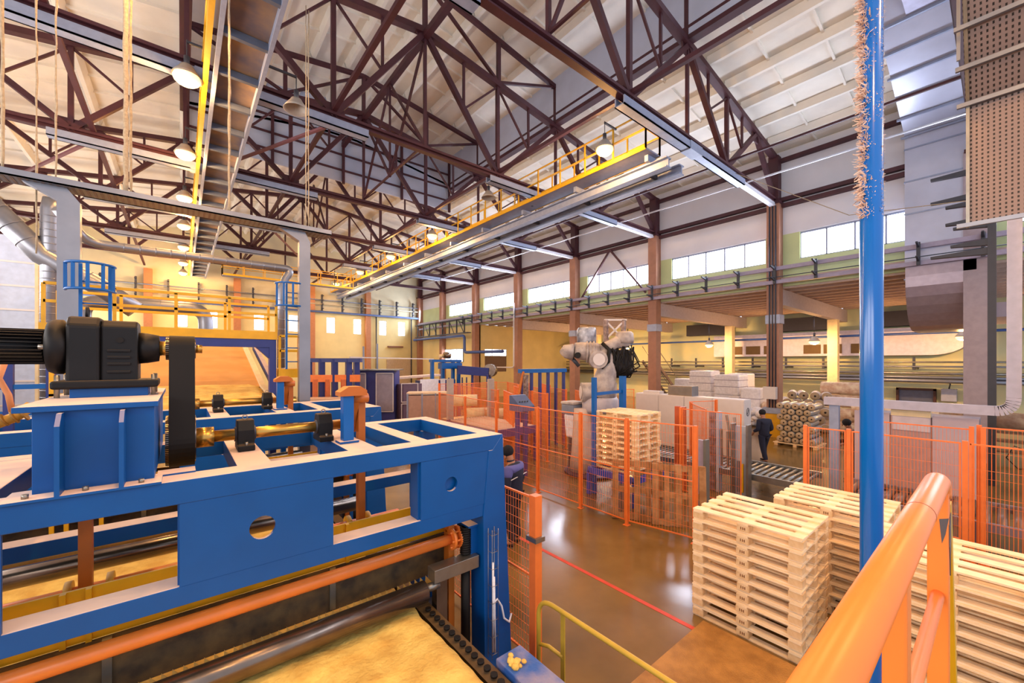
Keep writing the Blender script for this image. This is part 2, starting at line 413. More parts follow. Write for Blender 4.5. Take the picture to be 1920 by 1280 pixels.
# relabel so that the truss over the nearest column is unambiguous
# monitor frames above the trusses
for k in range(0, 4):
    y = TY[k]
    t = thing('monitor_truss', (6.5, y, 13), 'maroon frame inside the raised roof monitor, %s from the camera' % ORD[k], 'roof frame', 'monitor frames')
    b = B()
    for a, c in ((.1, 6.5), (6.5, 12.9)): b.bar((a, y, zm(a)-.1), (c, y, zm(c)-.1), .16, .16)
    b.build('top_chord', MAROON, t)
    for x in (.1, 3.3, 6.5, 9.7, 12.9): B().bar((x, y, ztop(x)-.1), (x, y, zm(x)-.1), .14).build('post', MAROON, t)
    for a, c in ((.1, 3.3), (6.5, 3.3), (6.5, 9.7), (12.9, 9.7)): B().bar((a, y, zm(a)-.1), (c, y, ztop(c)), .1).build('brace', MAROON, t)
# long girders
def girder(x, z, y0, y1, label, w=.2, h=.2, lattice=False):
    t = thing('long_girder', (x, (y0+y1)/2, z), label, 'girder', 'long roof girders')
    B().bar((x, y0, z), (x, y1, z), w, h).build('beam', MAROON, t)
    if lattice:
        B().bar((x, y0, z+.42), (x, y1, z+.42), .12, .1).build('upper_rail', MAROON, t)
        b = B(); y = y0+.3
        while y < y1-.4:
            b.bar((x, y, z), (x, y+.3, z+.42), .03); b.bar((x, y+.3, z+.42), (x, y+.6, z), .03); y += .6
        b.build('lattice', MAROON, t)
girder(12.9, 13.95, -5, 21.8, 'lattice girder along the right foot of the roof monitor', .3, .16, True)
girder(.1, 13.95, -5, 21.8, 'lattice girder along the left foot of the roof monitor', .3, .16, True)
girder(6.5, 14.6, -5, 21.7, 'girder under the ridge in the middle of the roof')
girder(9.65, 10.85, .5, 42, 'long strut at the foot of the trusses above the yellow catwalk', .12, .12)
girder(3.5, 10.85, .5, 42, 'long strut at the foot of the trusses right of the ladder tray', .12, .12)
girder(15.9, 10.9, .5, 42, 'long strut near the right wall at truss foot level', .07, .07)
girder(-2.2, 10.85, .5, 42, 'long strut at truss foot level over the left side', .12, .12)
girder(12.9, 15.4, -5, 21.7, 'upper purlin on the right monitor wall', .08, .1)
girder(.1, 15.4, -5, 21.7, 'upper purlin on the left monitor wall', .08, .1)
b = thing('end_purlin', (6.5, 21.7, 14), 'maroon purlins across the blue end wall of the roof monitor', 'purlin')
for z in (13.3, 14.1, 14.9): B().bar((.1, 21.72, z), (12.9, 21.72, z), .08).build('rail', MAROON, b)
for x in (.2, 3.3, 6.5, 9.7, 12.8): B().bar((x, 21.7, 12.6), (x, 21.7, zm(x)), .12).build('post', MAROON, b)
# vertical cross bracing between trusses
for k in range(0, 6):
    for x in (6.5, 12.9, .1):
        if k % 2 and x == 6.5: continue
        if k > 2 and x != 6.5: continue
        y0, y1 = TY[k], TY[k]+BAY; ym = (y0+y1)/2
        t = thing('cross_bracing', (x, ym, 11), 'thin crossed bracing between the %s and %s truss, %s' % (ORD[k], ORD[k+1], {6.5: 'under the ridge', 12.9: 'under the right monitor edge', .1: 'under the left monitor edge'}[x]), 'bracing', 'roof cross bracing')
        z0, z1 = (10.85, ztop(x)-.3) if x == 6.5 else (14.2, 15.55)
        for p, q in (((y0, z0), (ym, z1)), ((ym, z1), (y1, z0)), ((y0, z1), (ym, z0)), ((ym, z0), (y1, z1))): B().bar((x, p[0], p[1]), (x, q[0], q[1]), .08).build('brace', MAROON, t)
        B().bar((x, ym, z0), (x, ym, z1), .07).build('post', MAROON, t)
        B().bar((x, y0, z0+.05), (x, y1, z0+.05), .07).build('rail', MAROON, t)
# flat bracing at the bottom chords, left half; pink painted in for light from below
for i, (x0, y0, x1, y1) in enumerate([(3.6, 12.7, .9, 18.7), (3.6, 24.75, 6.3, 30.8), (-2.2, 18.7, -5.2, 24.75)]):
    tag(B().bar((x0, y0, 10.56), (x1, y1, 10.56), .09, .07).build('wind_brace', mat('brace_lit_from_below', '#7a4a54', .6)), 'flat diagonal tie between truss feet, %s' % ['crossing right of the ladder tray', 'far middle bay', 'fourth bay on the left'][i], 'brace', 'flat roof ties')
# purlins on the right wall
for j, (z, lab) in enumerate(((10.45, 'lower of the two maroon rails below the truss feet'), (10.72, 'upper of the two maroon rails below the truss feet'), (12.5, 'maroon eaves rail at the top of the white wall'))):
    tag(B().box((20.98, -5, z-.08), (21.19, YE, z+.08)).build('wall_rail', MAROON), lab+' along the right wall', 'rail')
for k in (2,):
    y0, y1 = TY[k]+.3, TY[k+1]-.3
    t = thing('wall_brace', (20.9, (y0+y1)/2, 7.4), 'maroon inverted V brace across a high window left of the second clear column', 'brace')
    B().bar((20.85, y0+.2, 7.4), (20.85, (y0+y1)/2, 10.4), .1).build('leg', MAROON, t); B().bar((20.85, y1-.2, 7.4), (20.85, (y0+y1)/2, 10.4), .1).build('leg', MAROON, t)
# ---------------- grey channels under the bottom chords
for k in range(1, 6):
    y = TY[k]
    for x0, x1, s in ((-3.2, 4.5, 'left'), (9.2, 17.2, 'right')):
        if k == 1 and s == 'left': x0 = -3.2
        t = thing('monorail_channel', ((x0+x1)/2, y, 10.3), 'grey channel hung under the %s roof truss, %s half' % (ORD[k], s), 'channel', 'grey channels under the trusses')
        B().box((x0, y-.16, 10.34), (x1, y-.12, 10.58)).box((x0, y-.16, 10.34), (x1, y+.16, 10.37)).box((x0, y+.12, 10.34), (x1, y+.16, 10.58)).build('channel', GREYCH, t)
        B().box(((x0+x1)/2-.4, y-.18, 10.32), ((x0+x1)/2+.4, y+.18, 10.6)).build('splice', GREYCH, t)
    if 1:
        t = tag(B().box((17.3, y-.1, 10.4), (20.7, y+.1, 10.56)).build('silver_duct_end', mat('bright_foil', '#e6e6ee', .3, metal=.3)), 'bright silver strip from the grey channel to the wall, %s truss' % ORD[k], 'strip', 'silver strips')
# ---------------- ladder tray and yellow catwalks
t = thing('ladder_tray', (1.0, 20, 10.1), 'long grey ladder tray hung below the trusses beside the orange lamps', 'ladder tray')
for x in (.62, 1.5): B().bar((x, 5.5, 10.2), (x, 41, 10.2), .08, .2).build('side_rail', GREYCH, t)
y = 5.8
while y < 41: B().bar((.66, y, 10.2), (1.46, y, 10.2), .1, .16).build('rung', mat('dark_tray_rung', '#6d778c', .45, metal=.4), t); y += 1.45
for y in TY[1:]:
    for x in (.62, 1.5): B().cyl((x, y+.25, 10.3), (x, y+.25, 10.62), .02, 6).build('hanger', DKGREY, t)
b = B(); y = 5.5
b.box((.66, 5.5, 10.3), (1.46, 41, 10.32)); b.build('tray_plate', mat('tray_plate', '#a08468', .5, metal=.2, hex2='#6c6470', scale=1.5), t)
t = thing('yellow_catwalk_edge', (.45, 20, 10.2), 'narrow yellow rail along the left side of the ladder tray', 'rail')
B().box((.40, 5.5, 10.2), (.5, 41, 10.45)).build('toe_board', YEL, t)
B().bar((.42, 5.5, 11.1), (.42, 41, 11.1), .04).build('handrail', YEL, t)
for i in range(24): B().bar((.42, 5.6+1.5*i, 10.3), (.42, 5.6+1.5*i, 11.1), .04).build('post', YEL, t)
def railing(b, p, q, z, h, step=1.2):
    p = Vector(p); q = Vector(q); L_ = (q-p).length
    for hh in (h, h*.55): b.bar((p.x, p.y, z+hh), (q.x, q.y, z+hh), .045)
    n = max(1, round(L_/step))
    for i in range(n+1):
        c = p+(q-p)*i/n; b.bar((c.x, c.y, z), (c.x, c.y, z+h), .045)
def catwalk(x0, y0, x1, y1, z, label, w=.8, beams=True):
    p = Vector((x0, y0, 0)); q = Vector((x1, y1, 0)); d = (q-p).normalized(); n = Vector((-d.y, d.x, 0))
    t = thing('catwalk', ((x0+x1)/2, (y0+y1)/2, z-.2), label, 'catwalk')
    a, c = p+n*w/2, q+n*w/2; e, f = p-n*w/2, q-n*w/2
    b = B(); b.bar((x0, y0, z), (x1, y1, z), w, .05); b.build('deck', mat('lilac_deck', '#8c8a9c', .6), t)
    for s, (u, v) in enumerate(((a, c), (e, f))):
        b = B(); railing(b, (u.x, u.y, 0), (v.x, v.y, 0), z, 1.1); b.build('railing', YEL, t)
        b = B(); b.bar((u.x, u.y, z+.03), (v.x, v.y, z+.03), .03, .13); b.build('toe_board', YEL, t)
    b = B(); railing(b, (a.x, a.y, 0), (e.x, e.y, 0), z, 1.1); b.build('end_railing', YEL, t)
    return t
cw = catwalk(11.5, 7.0, 11.5, 41, 10.0, 'long yellow railed catwalk running down the hall under the trusses')
for x in (11.75, 12.55):
    b = B(); b.box((x-.14, 6.6, 9.45), (x+.14, 41, 9.49)); b.box((x-.03, 6.6, 9.49), (x+.03, 41, 9.73)); b.box((x-.14, 6.6, 9.73), (x+.14, 41, 9.77)); b.build('crane_rail', GREYCH, cw)
    y = 7.2
    while y < 41: B().box((x-.3, y-.06, 9.77), (x+.3, y+.06, 9.97)).build('rail_hanger', GREYCH, cw); y += 3.02
for i in range(12): B().box((11.85, 7.4+2.9*i, 9.55), (12.45, 7.5+2.9*i, 9.67)).build('cross_tie', DKGREY, cw)
for y in TY[2:6]: B().bar((11.5, y, 9.97), (11.5, y, 10.34), .08).build('hanger', DKGREY, cw)
cw2 = catwalk(2.2, 34.5, 11.0, 34.5, 9.4, 'far yellow railed catwalk crossing the hall near the end wall')
for x in (3.5, 9.65): B().bar((x, 34.5, 9.4), (x, 34.5, 10.85), .06).build('hanger', DKGREY, cw2)
# ---------------- hanging dome lamps
def dome(loc, lit, label, group='sodium dome lamps', power=LAMP_POWER, r=.3, arm=None, kind='POINT'):
    x, y, z = loc
    t = thing('dome_lamp', loc, label, 'lamp', group)
    B().lathe([(.05, .3), (.12, .28), (r*.55, .2), (r*.85, .08), (r, 0), (r*.97, 0), (r*.8, .07), (r*.5, .17), (.1, .25)], loc, n=20).build('shade', mat('grey_enamel_shade', '#a39a90', .4), t)
    B().cyl((x, y, z+.28), (x, y, z+.5), .06, 8).build('ballast', DKGREY, t)
    B().cyl((x, y, z+.5), (x, y, z+.9), .012, 5).build('hook_rod', DKGREY, t)
    if arm: B().bar((x, y, z+.85), (x+arm[0], y, z+.85+arm[1]), .05).build('bracket', DKGREY, t)
    if lit:
        B().ball((x, y, z-.03), r*.92, (1, 1, .6)).build('bulb', BULB, t)
        lamp_light('lamp_glow', (x, y, z-.22), power, .15, par=t, kind=kind)
    return t
for i, y in enumerate((12.4, 17.0, 21.6, 26.1, 31, 36, 40)):
    dome((.1, y, 10.2), True, 'glowing orange dome lamp left of the ladder tray, %s from the camera' % ORD[i], arm=(.3, 0))
for i, y in enumerate((8.1, 19.6, 25.2, 31, 37)):
    dome((10.5, y, 10.2), True, 'glowing orange dome lamp beside the long catwalk, %s from the camera' % ORD[i], arm=(.6, 0))
dome((9.9, 13.6, 10.2), False, 'unlit grey dome lamp hanging beside the catwalk between two glowing ones', arm=(1.2, 0))
dome((2.3, 11.6, 9.9), False, 'unlit grey dome lamp right of the ladder tray', arm=(-.8, 0))
for i, (x, y) in enumerate(((29.5, 7.2), (29.6, 13.5), (28, 19.3), (29.5, 22.5), (29.5, 1.2))):
    dome((x, y, 4.6), True, 'aisle dome lamp %s' % ['beside the lit inner column left of the blue pole', 'by the wrapped bales', 'right of the robot', 'above the yellow corner left of the robot', 'far right behind the pole'][i], 'aisle lamps', 800, arm=(0, 2.2))

# unseen lamps added to warm the foreground, partly continuing the two rows
for i, (lx, ly) in enumerate(((.1, 7.8), (.1, 3.2), (.1, -1.4), (6.3, 1.2), (10.5, -3.5), (5.2, -2.0))):
    dome((lx, ly, 10.2), True, 'glowing dome lamp added out of view overhead, %s' % ['just above the picture at left', 'straight above the gearmotor line', 'behind the camera at left', 'near one above the pallet stacks', 'right row behind the camera', 'middle one behind the camera'][i], power=800, arm=(.3, 0), kind='SPOT')
# ================================================================== FOREGROUND MACHINE
from mathutils import noise as mnoise
def plate_hole(x0, x1, z0, z1, cx, cz, r, y0, y1, n=32, blind=False):
    b = B(); P = []; O = []
    for i in range(n):
        t = 2*PI*i/n+PI/n; c, s_ = math.cos(t), math.sin(t); P.append((cx+r*c, cz+r*s_))
        k = min(((x1-cx) if c > 0 else (cx-x0))/max(abs(c), 1e-6), ((z1-cz) if s_ > 0 else (cz-z0))/max(abs(s_), 1e-6))
        O.append([cx+k*c, cz+k*s_])
    for q in ((x0, z0), (x1, z0), (x1, z1), (x0, z1)):
        j = min(range(n), key=lambda i: (O[i][0]-q[0])**2+(O[i][1]-q[1])**2); O[j] = list(q)
    vs = [(p[0], y, p[1]) for y in (y0, y1) for p in P] + [(p[0], y, p[1]) for y in (y0, y1) for p in O]
    fs = []
    for i in range(n):
        j = (i+1) % n
        fs += [(i, j, 2*n+j, 2*n+i), (n+j, n+i, 3*n+i, 3*n+j), (i, n+i, n+j, j), (2*n+i, 2*n+j, 3*n+j, 3*n+i)]
    return b.add(vs, fs)
def gantry(yo, label, full):
    t = thing('cutting_gantry', (.2, 4.4+yo, 0), label, 'machine frame')
    Z1, Z0 = 2.60, 2.44; Y0, Y1 = 3.5+yo, 5.3+yo; XR, XLf = 2.74, -2.3
    bp = .006
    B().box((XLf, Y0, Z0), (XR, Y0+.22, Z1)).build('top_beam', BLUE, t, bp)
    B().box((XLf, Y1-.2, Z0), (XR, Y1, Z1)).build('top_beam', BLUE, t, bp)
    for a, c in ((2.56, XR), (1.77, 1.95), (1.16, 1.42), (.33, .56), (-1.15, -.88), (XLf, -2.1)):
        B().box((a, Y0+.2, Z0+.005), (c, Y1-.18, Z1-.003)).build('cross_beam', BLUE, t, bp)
    for yy in (Y0, Y1-.2):
        B().box((XLf, yy+.01, 1.75), (2.62, yy+.2, 1.885)).build('lower_beam', BLUE, t, bp)
    plate_hole(-.01, .97, 1.885, 2.44, .47, 2.16, .085, Y0+.005, Y0+.035).build('front_panel', BLUE, t)
    plate_hole(1.76, 2.6, 1.885, 2.44, 2.09, 2.17, .072, Y0+.005, Y0+.035).build('front_panel', BLUE, t)
    B().box((1.8, Y0+.06, 1.89), (2.58, Y0+.08, 2.44)).build('back_plate', BLUEC, t)
    B().box((-1.9, Y0+.005, 1.885), (-.77, Y0+.035, 2.44)).build('front_panel', BLUE, t)
    for wx0, wx1 in ((1.74, 1.80), (-.02, .02), (.94, .97)): B().box((wx0, Y0+.036, 1.886), (wx1, Y0+.19, 2.44)).build('web_plate', BLUE, t)
    for yy in (Y0, Y1-.25):
        B().prism([(2.60, 2.44), (XR, 2.60), (2.87, .02), (2.50, .02), (2.48, 1.75), (2.55, 2.44)], 'y', yy-.004, yy+.25).build('leg', BLUE, t, bp)
        B().prism([(-2.1, 2.44), (XLf, 2.60), (-2.45, .02), (-2.1, .02)], 'y', yy-.004, yy+.25).build('leg', BLUE, t, bp)
        B().box((2.44, yy-.05, 0), (2.93, yy+.3, .03)).build('foot_plate', BLUE, t)
    # yellow plate and dark blade behind the lower beam
    yp = Y0+.45
    B().box((-2.2, yp, 1.5), (2.31, yp+.02, 1.86)).build('yellow_shield', YEL, t)
    for x in (-.62, -.5, 1.2): B().box((x, yp-.03, 1.5), (x+.03, yp, 1.86)).build('shield_rib', YEL, t)
    B().box((-2.2, yp-.03, 1.1), (2.3, yp-.01, 1.5)).build('dark_blade', mat('dirty_dark_plate', '#43362a', .6, hex2='#6e5636', scale=7, metal=.3), t)
    for x in (-.42, 1.05): B().box((x, yp-.05, 1.12), (x+.05, yp-.03, 1.5)).build('blade_clamp', STEEL, t)
    b = B(); x = -2.1
    while x < 2.05: b.prism([(x, 1.05), (x+.07, 1.05), (x+.004, 1.135)], 'y', yp-.085, yp-.075); x += .062
    b.box((-2.1, yp-.09, .97), (2.1, yp-.07, 1.055)); b.build('saw_blade', mat('dusty_saw_steel', '#d2ad62', .6, metal=.2), t)
    # orange pipes with flanges
    B().cyl((-2.3, Y0+.25, 1.5), (2.3, Y0+.25, 1.5), .055, 20).build('orange_pipe', ORANGE, t)
    for x in (2.22, 2.30):
        f = B().cyl((x, Y0+.25, 1.5), (x+.03, Y0+.25, 1.5), .115, 24).build('pipe_flange', ORANGE, t)
    for i in range(6):
        a = 2*PI*i/6; B().cyl((2.2, Y0+.25+.088*math.cos(a), 1.5+.088*math.sin(a)), (2.35, Y0+.25+.088*math.cos(a), 1.5+.088*math.sin(a)), .012, 6).build('flange_bolt', ORANGE, t)
    B().cyl((2.33, Y0+.25, 1.5), (2.45, Y0+.25, 1.5), .03, 12).build('pipe_journal', BRASS, t)
    B().box((2.40, Y0+.12, 1.32), (2.50, Y0+.4, 1.62)).box((2.36, Y0+.1, 1.62), (2.56, Y0+.42, 1.64)).build('pipe_bracket', BLUE, t)
    B().cyl((-2.1, Y0+.85, 1.68), (1.9, Y0+.85, 1.68), .05, 18).build('orange_pipe', ORANGE, t)
    for x in (-.66, -.44, 1.33, 1.53): B().cyl((x, Y0+.85, 1.68), (x+.04, Y0+.85, 1.68), .1, 20).build('pipe_clamp', YEL, t)
    # lever arms
    for x, zt in ((-.54, 2.44), (1.45, 3.08)):
        B().box((x-.035, Y0+.72, 1.62), (x+.035, Y0+.8, zt)).build('lever_arm', RUST, t)
    # rollers
    B().cyl((-2.2, Y0+.1, 1.14), (1.85, Y0+.1, 1.14), .1, 28).build('press_roller', DKSTEEL, t)
    B().cyl((1.85, Y0+.1, 1.16), (2.0, Y0+.1, 1.16), .04, 12).build('roller_journal', STEEL, t)
    B().cyl((-2.2, Y1+.05, 1.55), (1.85, Y1+.05, 1.55), .09, 24).build('rear_roller', DKSTEEL, t)
    B().box((1.93, Y0+.05, 1.2), (2.46, Y0+.2, 1.33)).build('swing_block', STEEL, t, .004)
    B().box((1.98, Y0+.1, .4), (2.1, Y0+.2, 1.2)).build('guide_post', DKSTEEL, t)
    B().cyl((2.36, Y0+.16, .1), (2.36, Y0+.16, 1.2), .05, 14).build('screw_spindle', RUBBER, t)
    b = B()
    for i in range(12): b.lathe([(.045, 0), (.062, .012), (.045, .024)], (2.36, Y0+.16, 1.34+.024*i), n=16)
    b.build('bellows', RUBBER, t)
    B().box((2.12, Y0+.5, 0), (2.34, Y0+.7, 1.75)).build('inner_post', BLUE, t, bp)
    B().box((2.2, Y0+.24, 0), (2.27, Y0+.34, 1.75)).build('guide_rail', RUST, t)
    B().box((2.05, Y0+.3, .55), (2.3, Y0+.5, .8)).build('drive_box', DKGREY, t)
    # shaft, bearings, crank
    ys, zs = Y0+.9, 2.74
    B().cyl((.09, ys, zs), (1.38, ys, zs), .05, 18).build('drive_shaft', BRASS, t)
    B().cyl((.09, ys, zs), (.22, ys, zs), .085, 22).build('shaft_collar', BRASS, t)
    for x in (.45, 1.12):
        bb = B().prism([(ys-.14, 2.6), (ys+.14, 2.6), (ys+.14, 2.65), (ys+.1, 2.66), (ys+.1, 2.78), (ys+.06, 2.87), (ys-.06, 2.87), (ys-.1, 2.78), (ys-.1, 2.66), (ys-.14, 2.65)], 'x', x-.065, x+.065).build('pillow_block', BLACKM, t, .008)
        B().tube([(x+.02*math.cos(a), ys, 2.89+.02*math.sin(a)) for a in [2*PI*i/10 for i in range(10)]], .005, 6, True).build('lifting_eye', STEEL, bb)
        B().cyl((x-.08, ys, zs), (x+.08, ys, zs), .065, 18).build('bearing_ring', DKGREY, bb)
        for dy in (-.12, .12): B().cyl((x, ys+dy, 2.64), (x, ys+dy, 2.68), .014, 6).build('bolt', STEEL, bb)
    B().box((1.18, ys-.36, 2.6), (1.36, ys-.2, 2.62)).build('post_foot', BLUE, t)
    B().box((1.22, ys-.33, 2.62), (1.32, ys-.23, 3.06)).build('crank_post', BLUEC, t, .004)
    B().prism([(1.18, 3.06), (1.44, 3.06), (1.44, 3.11), (1.38, 3.15), (1.26, 3.15), (1.18, 3.10)], 'y', ys-.36, ys-.2).build('post_cap', RUST, t)
    B().cyl((1.34, ys, zs), (1.43, ys, zs), .095, 22).build('crank_hub', RUST, t)
    B().bar((1.38, ys, zs-.06), (1.38, ys-.2, 3.08), .06, .13, (0, 1, 0)).build('crank_link', RUST, t, .004)
    B().cyl((1.30, ys-.2, 3.02), (1.5, ys-.2, 3.02), .05, 14).build('crank_pin', RUST, t)
    if not full: return t
    # front wire cable basket and white cable on the right leg
    b = B()
    for x in (2.53, 2.61):
        for y in (Y0-.02, Y0-.09): b.tube([(x, y, .25), (x, y, 1.62)], .003, 4)
    for i in range(8):
        z = .3+i*.18; b.tube([(2.53, Y0-.02, z), (2.53, Y0-.09, z), (2.61, Y0-.09, z), (2.61, Y0-.02, z)], .003, 4)
    b.build('wire_basket', STEEL, t)
    B().tube([(2.57, Y0-.05, .3), (2.57, Y0-.05, 1.25)], .012, 6).tube([(2.585, Y0-.07, .3), (2.58, Y0-.06, 1.1)], .009, 6).build('cables', WHITEP, t)
    B().tube([(2.56, Y0-.06, .82), (2.62, Y0-.06, .85), (2.68, Y0-.06, .75), (2.72, Y0-.05, .6), (2.80, Y0-.04, .52), (2.88, Y0+.02, .55)], .011, 8).build('white_cable', WHITEP, t)
    # floor-standing drive box on top of the frame
    d = t
    B().box((-.68, Y0+.12, 2.6), (-.14, Y1-.05, 3.1)).build('drive_pedestal', BLUE, d, .004)
    B().box((-.75, Y0+.08, 3.1), (-.12, Y1-.02, 3.135)).build('pedestal_top', BLUE, d, .003)
    B().box((-.78, Y0-.02, 2.6), (-.1, Y0+.25, 2.615)).build('pedestal_base', BLUE, d)
    for x in (-.57, -.30):
        B().prism([(Y0+.12, 2.615), (Y0-.02, 2.615), (Y0-.02, 3.02), (Y0+.04, 3.09), (Y0+.12, 3.09)], 'x', x, x+.022).build('stiffener', BLUE, d)
    for x in (-.69, -.45, -.2):
        B().cyl((x, Y0+.04, 2.615), (x, Y0+.04, 2.64), .016, 6).build('bolt', STEEL, d)
    B().box((-.13, Y0+.2, 2.6), (.08, Y0+.36, 2.612)).build('slide_plate', BLUE, d)
    return t
g1 = gantry(0, 'large blue machine gantry in the left foreground, carrying the black gearmotor', True)
g2 = gantry(3.5, 'second blue machine gantry, behind the one that carries the gearmotor', False)
# gearmotor
ym, zmx = 4.4, 3.505
t = thing('gear_motor', (-.4, ym, 3.135), 'black cast gearmotor with long ribbed motor standing on the blue gantry', 'motor')
B().box((-.62, ym-.16, 3.135), (-.2, ym+.16, 3.2)).build('mounting_pad', BLUE, t, .003)
B().box((-.71, ym-.2, 3.2), (-.14, ym+.2, 3.26)).build('foot_flange', BLACKM, t, .015)
B().prism([(ym-.17, 3.22), (ym+.17, 3.22), (ym+.17, 3.6), (ym+.1, 3.73), (ym-.1, 3.73), (ym-.17, 3.66)], 'x', -.64, -.465).build('gear_housing', BLACKM, t, .02)
B().prism([(ym-.15, 3.22), (ym+.15, 3.22), (ym+.15, 3.66), (ym+.1, 3.71), (ym-.1, 3.71), (ym-.15, 3.66)], 'x', -.465, -.26).build('gear_housing', BLACKM, t, .015)
for z in (3.47, 3.42, 3.37, 3.31): B().box((-.43, ym-.165, z), (-.30, ym-.14, z+.018)).build('housing_rib', BLACKM, t, .004)
B().cyl((-.36, ym-.145, 3.56), (-.36, ym-.16, 3.56), .022, 14).build('oil_plug', RUBBER, t)
B().lathe([(0, 0), (.185, 0), (.2, .03), (.2, .07), (.16, .1)], (-.74, ym, zmx), (1, 0, 0), 36).build('motor_flange', BLACKM, t)
b = B(); b.cyl((-1.75, ym, zmx), (-.7, ym, zmx), .105, 32)
for i in range(28):
    a = 2*PI*i/28; c, s_ = math.cos(a), math.sin(a)
    b.bar((-1.72, ym+.112*c, zmx+.112*s_), (-.76, ym+.112*c, zmx+.112*s_), .006, .03, (0, c, s_))
b.build('ribbed_motor', BLACKM, t)
B().lathe([(0, 0), (.125, 0), (.12, .05), (.105, .12), (0, .13)], (-.26, ym, zmx), (1, 0, 0), 32).build('output_nose', BLACKM, t)
B().cyl((-.15, ym, zmx), (-.06, ym, zmx), .06, 24).build('output_shaft', BRASS, t)
B().tube([(-.55, ym+.035*math.cos(a), 3.765+.04*math.sin(a)) for a in [2*PI*i/18 for i in range(18)]], .01, 8, True).build('lifting_eye', BLACKM, t)
B().cyl((-.55, ym, 3.72), (-.55, ym, 3.735), .02, 10).build('eye_collar', BLACKM, t)
for x in (-.68, -.17):
    for dy in (-.16, .16): B().cyl((x, ym+dy, 3.14), (x, ym+dy, 3.3), .016, 6).build('mounting_bolt', STEEL, t)
B().cyl((-.77, ym-.14, 3.5), (-.73, ym-.14, 3.5), .02, 6).build('flange_bolt', STEEL, t)
# toothed belt with two pulleys
t = thing('belt_drive', (0, ym, 2.5), 'wide black toothed belt running from the gearmotor down to the shaft', 'belt')
def belt_outline(r1, z1, r2, z2, n=20):
    d = z1-z2; al = math.asin((r2-r1)/d); pts = []
    for i in range(n+1):
        a = al+(PI-2*al)*i/n; pts.append((ym+r1*math.cos(a), z1+r1*math.sin(a)))
    for i in range(n+1):
        a = PI-al+(PI+2*al)*i/n; pts.append((ym+r2*math.cos(a), z2+r2*math.sin(a)))
    return pts
o1 = belt_outline(.108, zmx, .222, 2.74); o2 = belt_outline(.096, zmx, .210, 2.74); n = len(o1); b = B()
vs = [(x, p[0], p[1]) for x in (-.078, .088) for oo in (o1, o2) for p in oo]; fs = []
for i in range(n):
    j = (i+1) % n; fs += [(i, j, 2*n+j, 2*n+i), (n+i, 3*n+i, 3*n+j, n+j), (i, n+i, n+j, j), (2*n+i, 2*n+j, 3*n+j, 3*n+i)]
b.add(vs, fs, False); b.build('toothed_belt', RUBBER, t)
for r, z in ((.094, zmx), (.208, 2.74)):
    b = B(); b.cyl((-.1, ym, z), (.095, ym, z), r-.012, 40); k = int(2*PI*r/.016)
    for i in range(k):
        a = 2*PI*i/k; c, s_ = math.cos(a), math.sin(a); b.bar((-.1, ym+(r-.008)*c, z+(r-.008)*s_), (-.078, ym+(r-.008)*c, z+(r-.008)*s_), .008, .016, (0, c, s_))
    b.build('pulley', DKSTEEL, t)
B().cyl((.09, ym, zmx), (.14, ym, zmx), .035, 8).build('shaft_nut', BRASS, t)
# ---------------- wool mat and conveyor under it
def wool(x0, x1, path, name, label, amp=.03, nx=70, nl=150, cat='mineral wool mat'):
    # path: list of (y, z)
    L_ = [0]
    for a, c in zip(path, path[1:]): L_.append(L_[-1]+math.hypot(c[0]-a[0], c[1]-a[1]))
    vs = []
    for j in range(nl+1):
        s_ = L_[-1]*j/nl; i = max(k for k in range(len(L_)-1) if L_[k] <= s_+1e-9); f = (s_-L_[i])/(L_[i+1]-L_[i])
        y = path[i][0]+f*(path[i+1][0]-path[i][0]); z = path[i][1]+f*(path[i+1][1]-path[i][1])
        for k in range(nx+1):
            x = x0+(x1-x0)*k/nx; p = Vector((x*1.6, s_*2.2, 0))
            h = amp*(mnoise.noise(p)*1.3+.6*mnoise.noise(p*2.7)+.3*mnoise.noise(p*7))
            e = .03*mnoise.noise(Vector((k, s_*5, 3))) if k in (0, nx) else 0
            edge = min(1, min(k, nx-k)/2.)
            vs.append((x+e, y, z+h*edge-(1-edge)*.03))
    w = nx+1; fs = [(j*w+k, j*w+k+1, (j+1)*w+k+1, (j+1)*w+k) for j in range(nl) for k in range(nx)]
    b = B(); b.add(vs, fs, True)
    m = len(vs); bot = [(v[0], v[1], v[2]-.12) for v in vs]
    b.add(bot, [], True)
    ring = [k for k in range(w)] + [(j+1)*w-1 for j in range(1, nl+1)] + [nl*w+k for k in range(nx-1, -1, -1)] + [j*w for j in range(nl-1, 0, -1)]
    for a, c in zip(ring, ring[1:]+ring[:1]): b.f.append((a, m+a, m+c, c)); b.sm.append(False)
    return tag(b.build(name, WOOL), label, cat)
wool(-2.1, 1.78, [(.2, .98), (8.6, .98)], 'wool_mat', 'wide yellow mineral wool mat lying on the line under the blue gantries', .035)
t = thing('mat_conveyor', (0, 4, 0), 'low conveyor frame carrying the yellow wool mat under the gantries', 'conveyor')
B().box((-2.15, .3, .6), (1.82, 8.6, .85)).build('belt_bed', DKSTEEL, t)
B().box((1.82, .3, .72), (1.96, 8.6, .93)).build('side_rail', mat('greasy_black_rail', '#241d18', .4, dust=.4, dustc='#8c6a3a'), t)
B().box((1.84, .3, .2), (1.92, 8.6, .72)).build('side_skirt', BLUE, t)
B().box((-2.3, .3, .2), (-2.15, 8.6, .95)).build('side_rail', BLUE, t)
for y in (.6, 3, 6, 8.3):
    for x in (-2.1, 1.8): B().box((x-.06, y-.06, 0), (x+.06, y+.06, .6)).build('leg', BLUE, t)
for i in range(22): B().cyl((1.88, 1.7+.09*i, .95), (1.88, 1.7+.09*i, .97), .03, 8).build('chain_link', RUBBER, t)
t = thing('side_cabinet', (2.1, 1.9, 0), 'dusty dark blue box beam beside the wool mat at the picture bottom', 'machine cover')
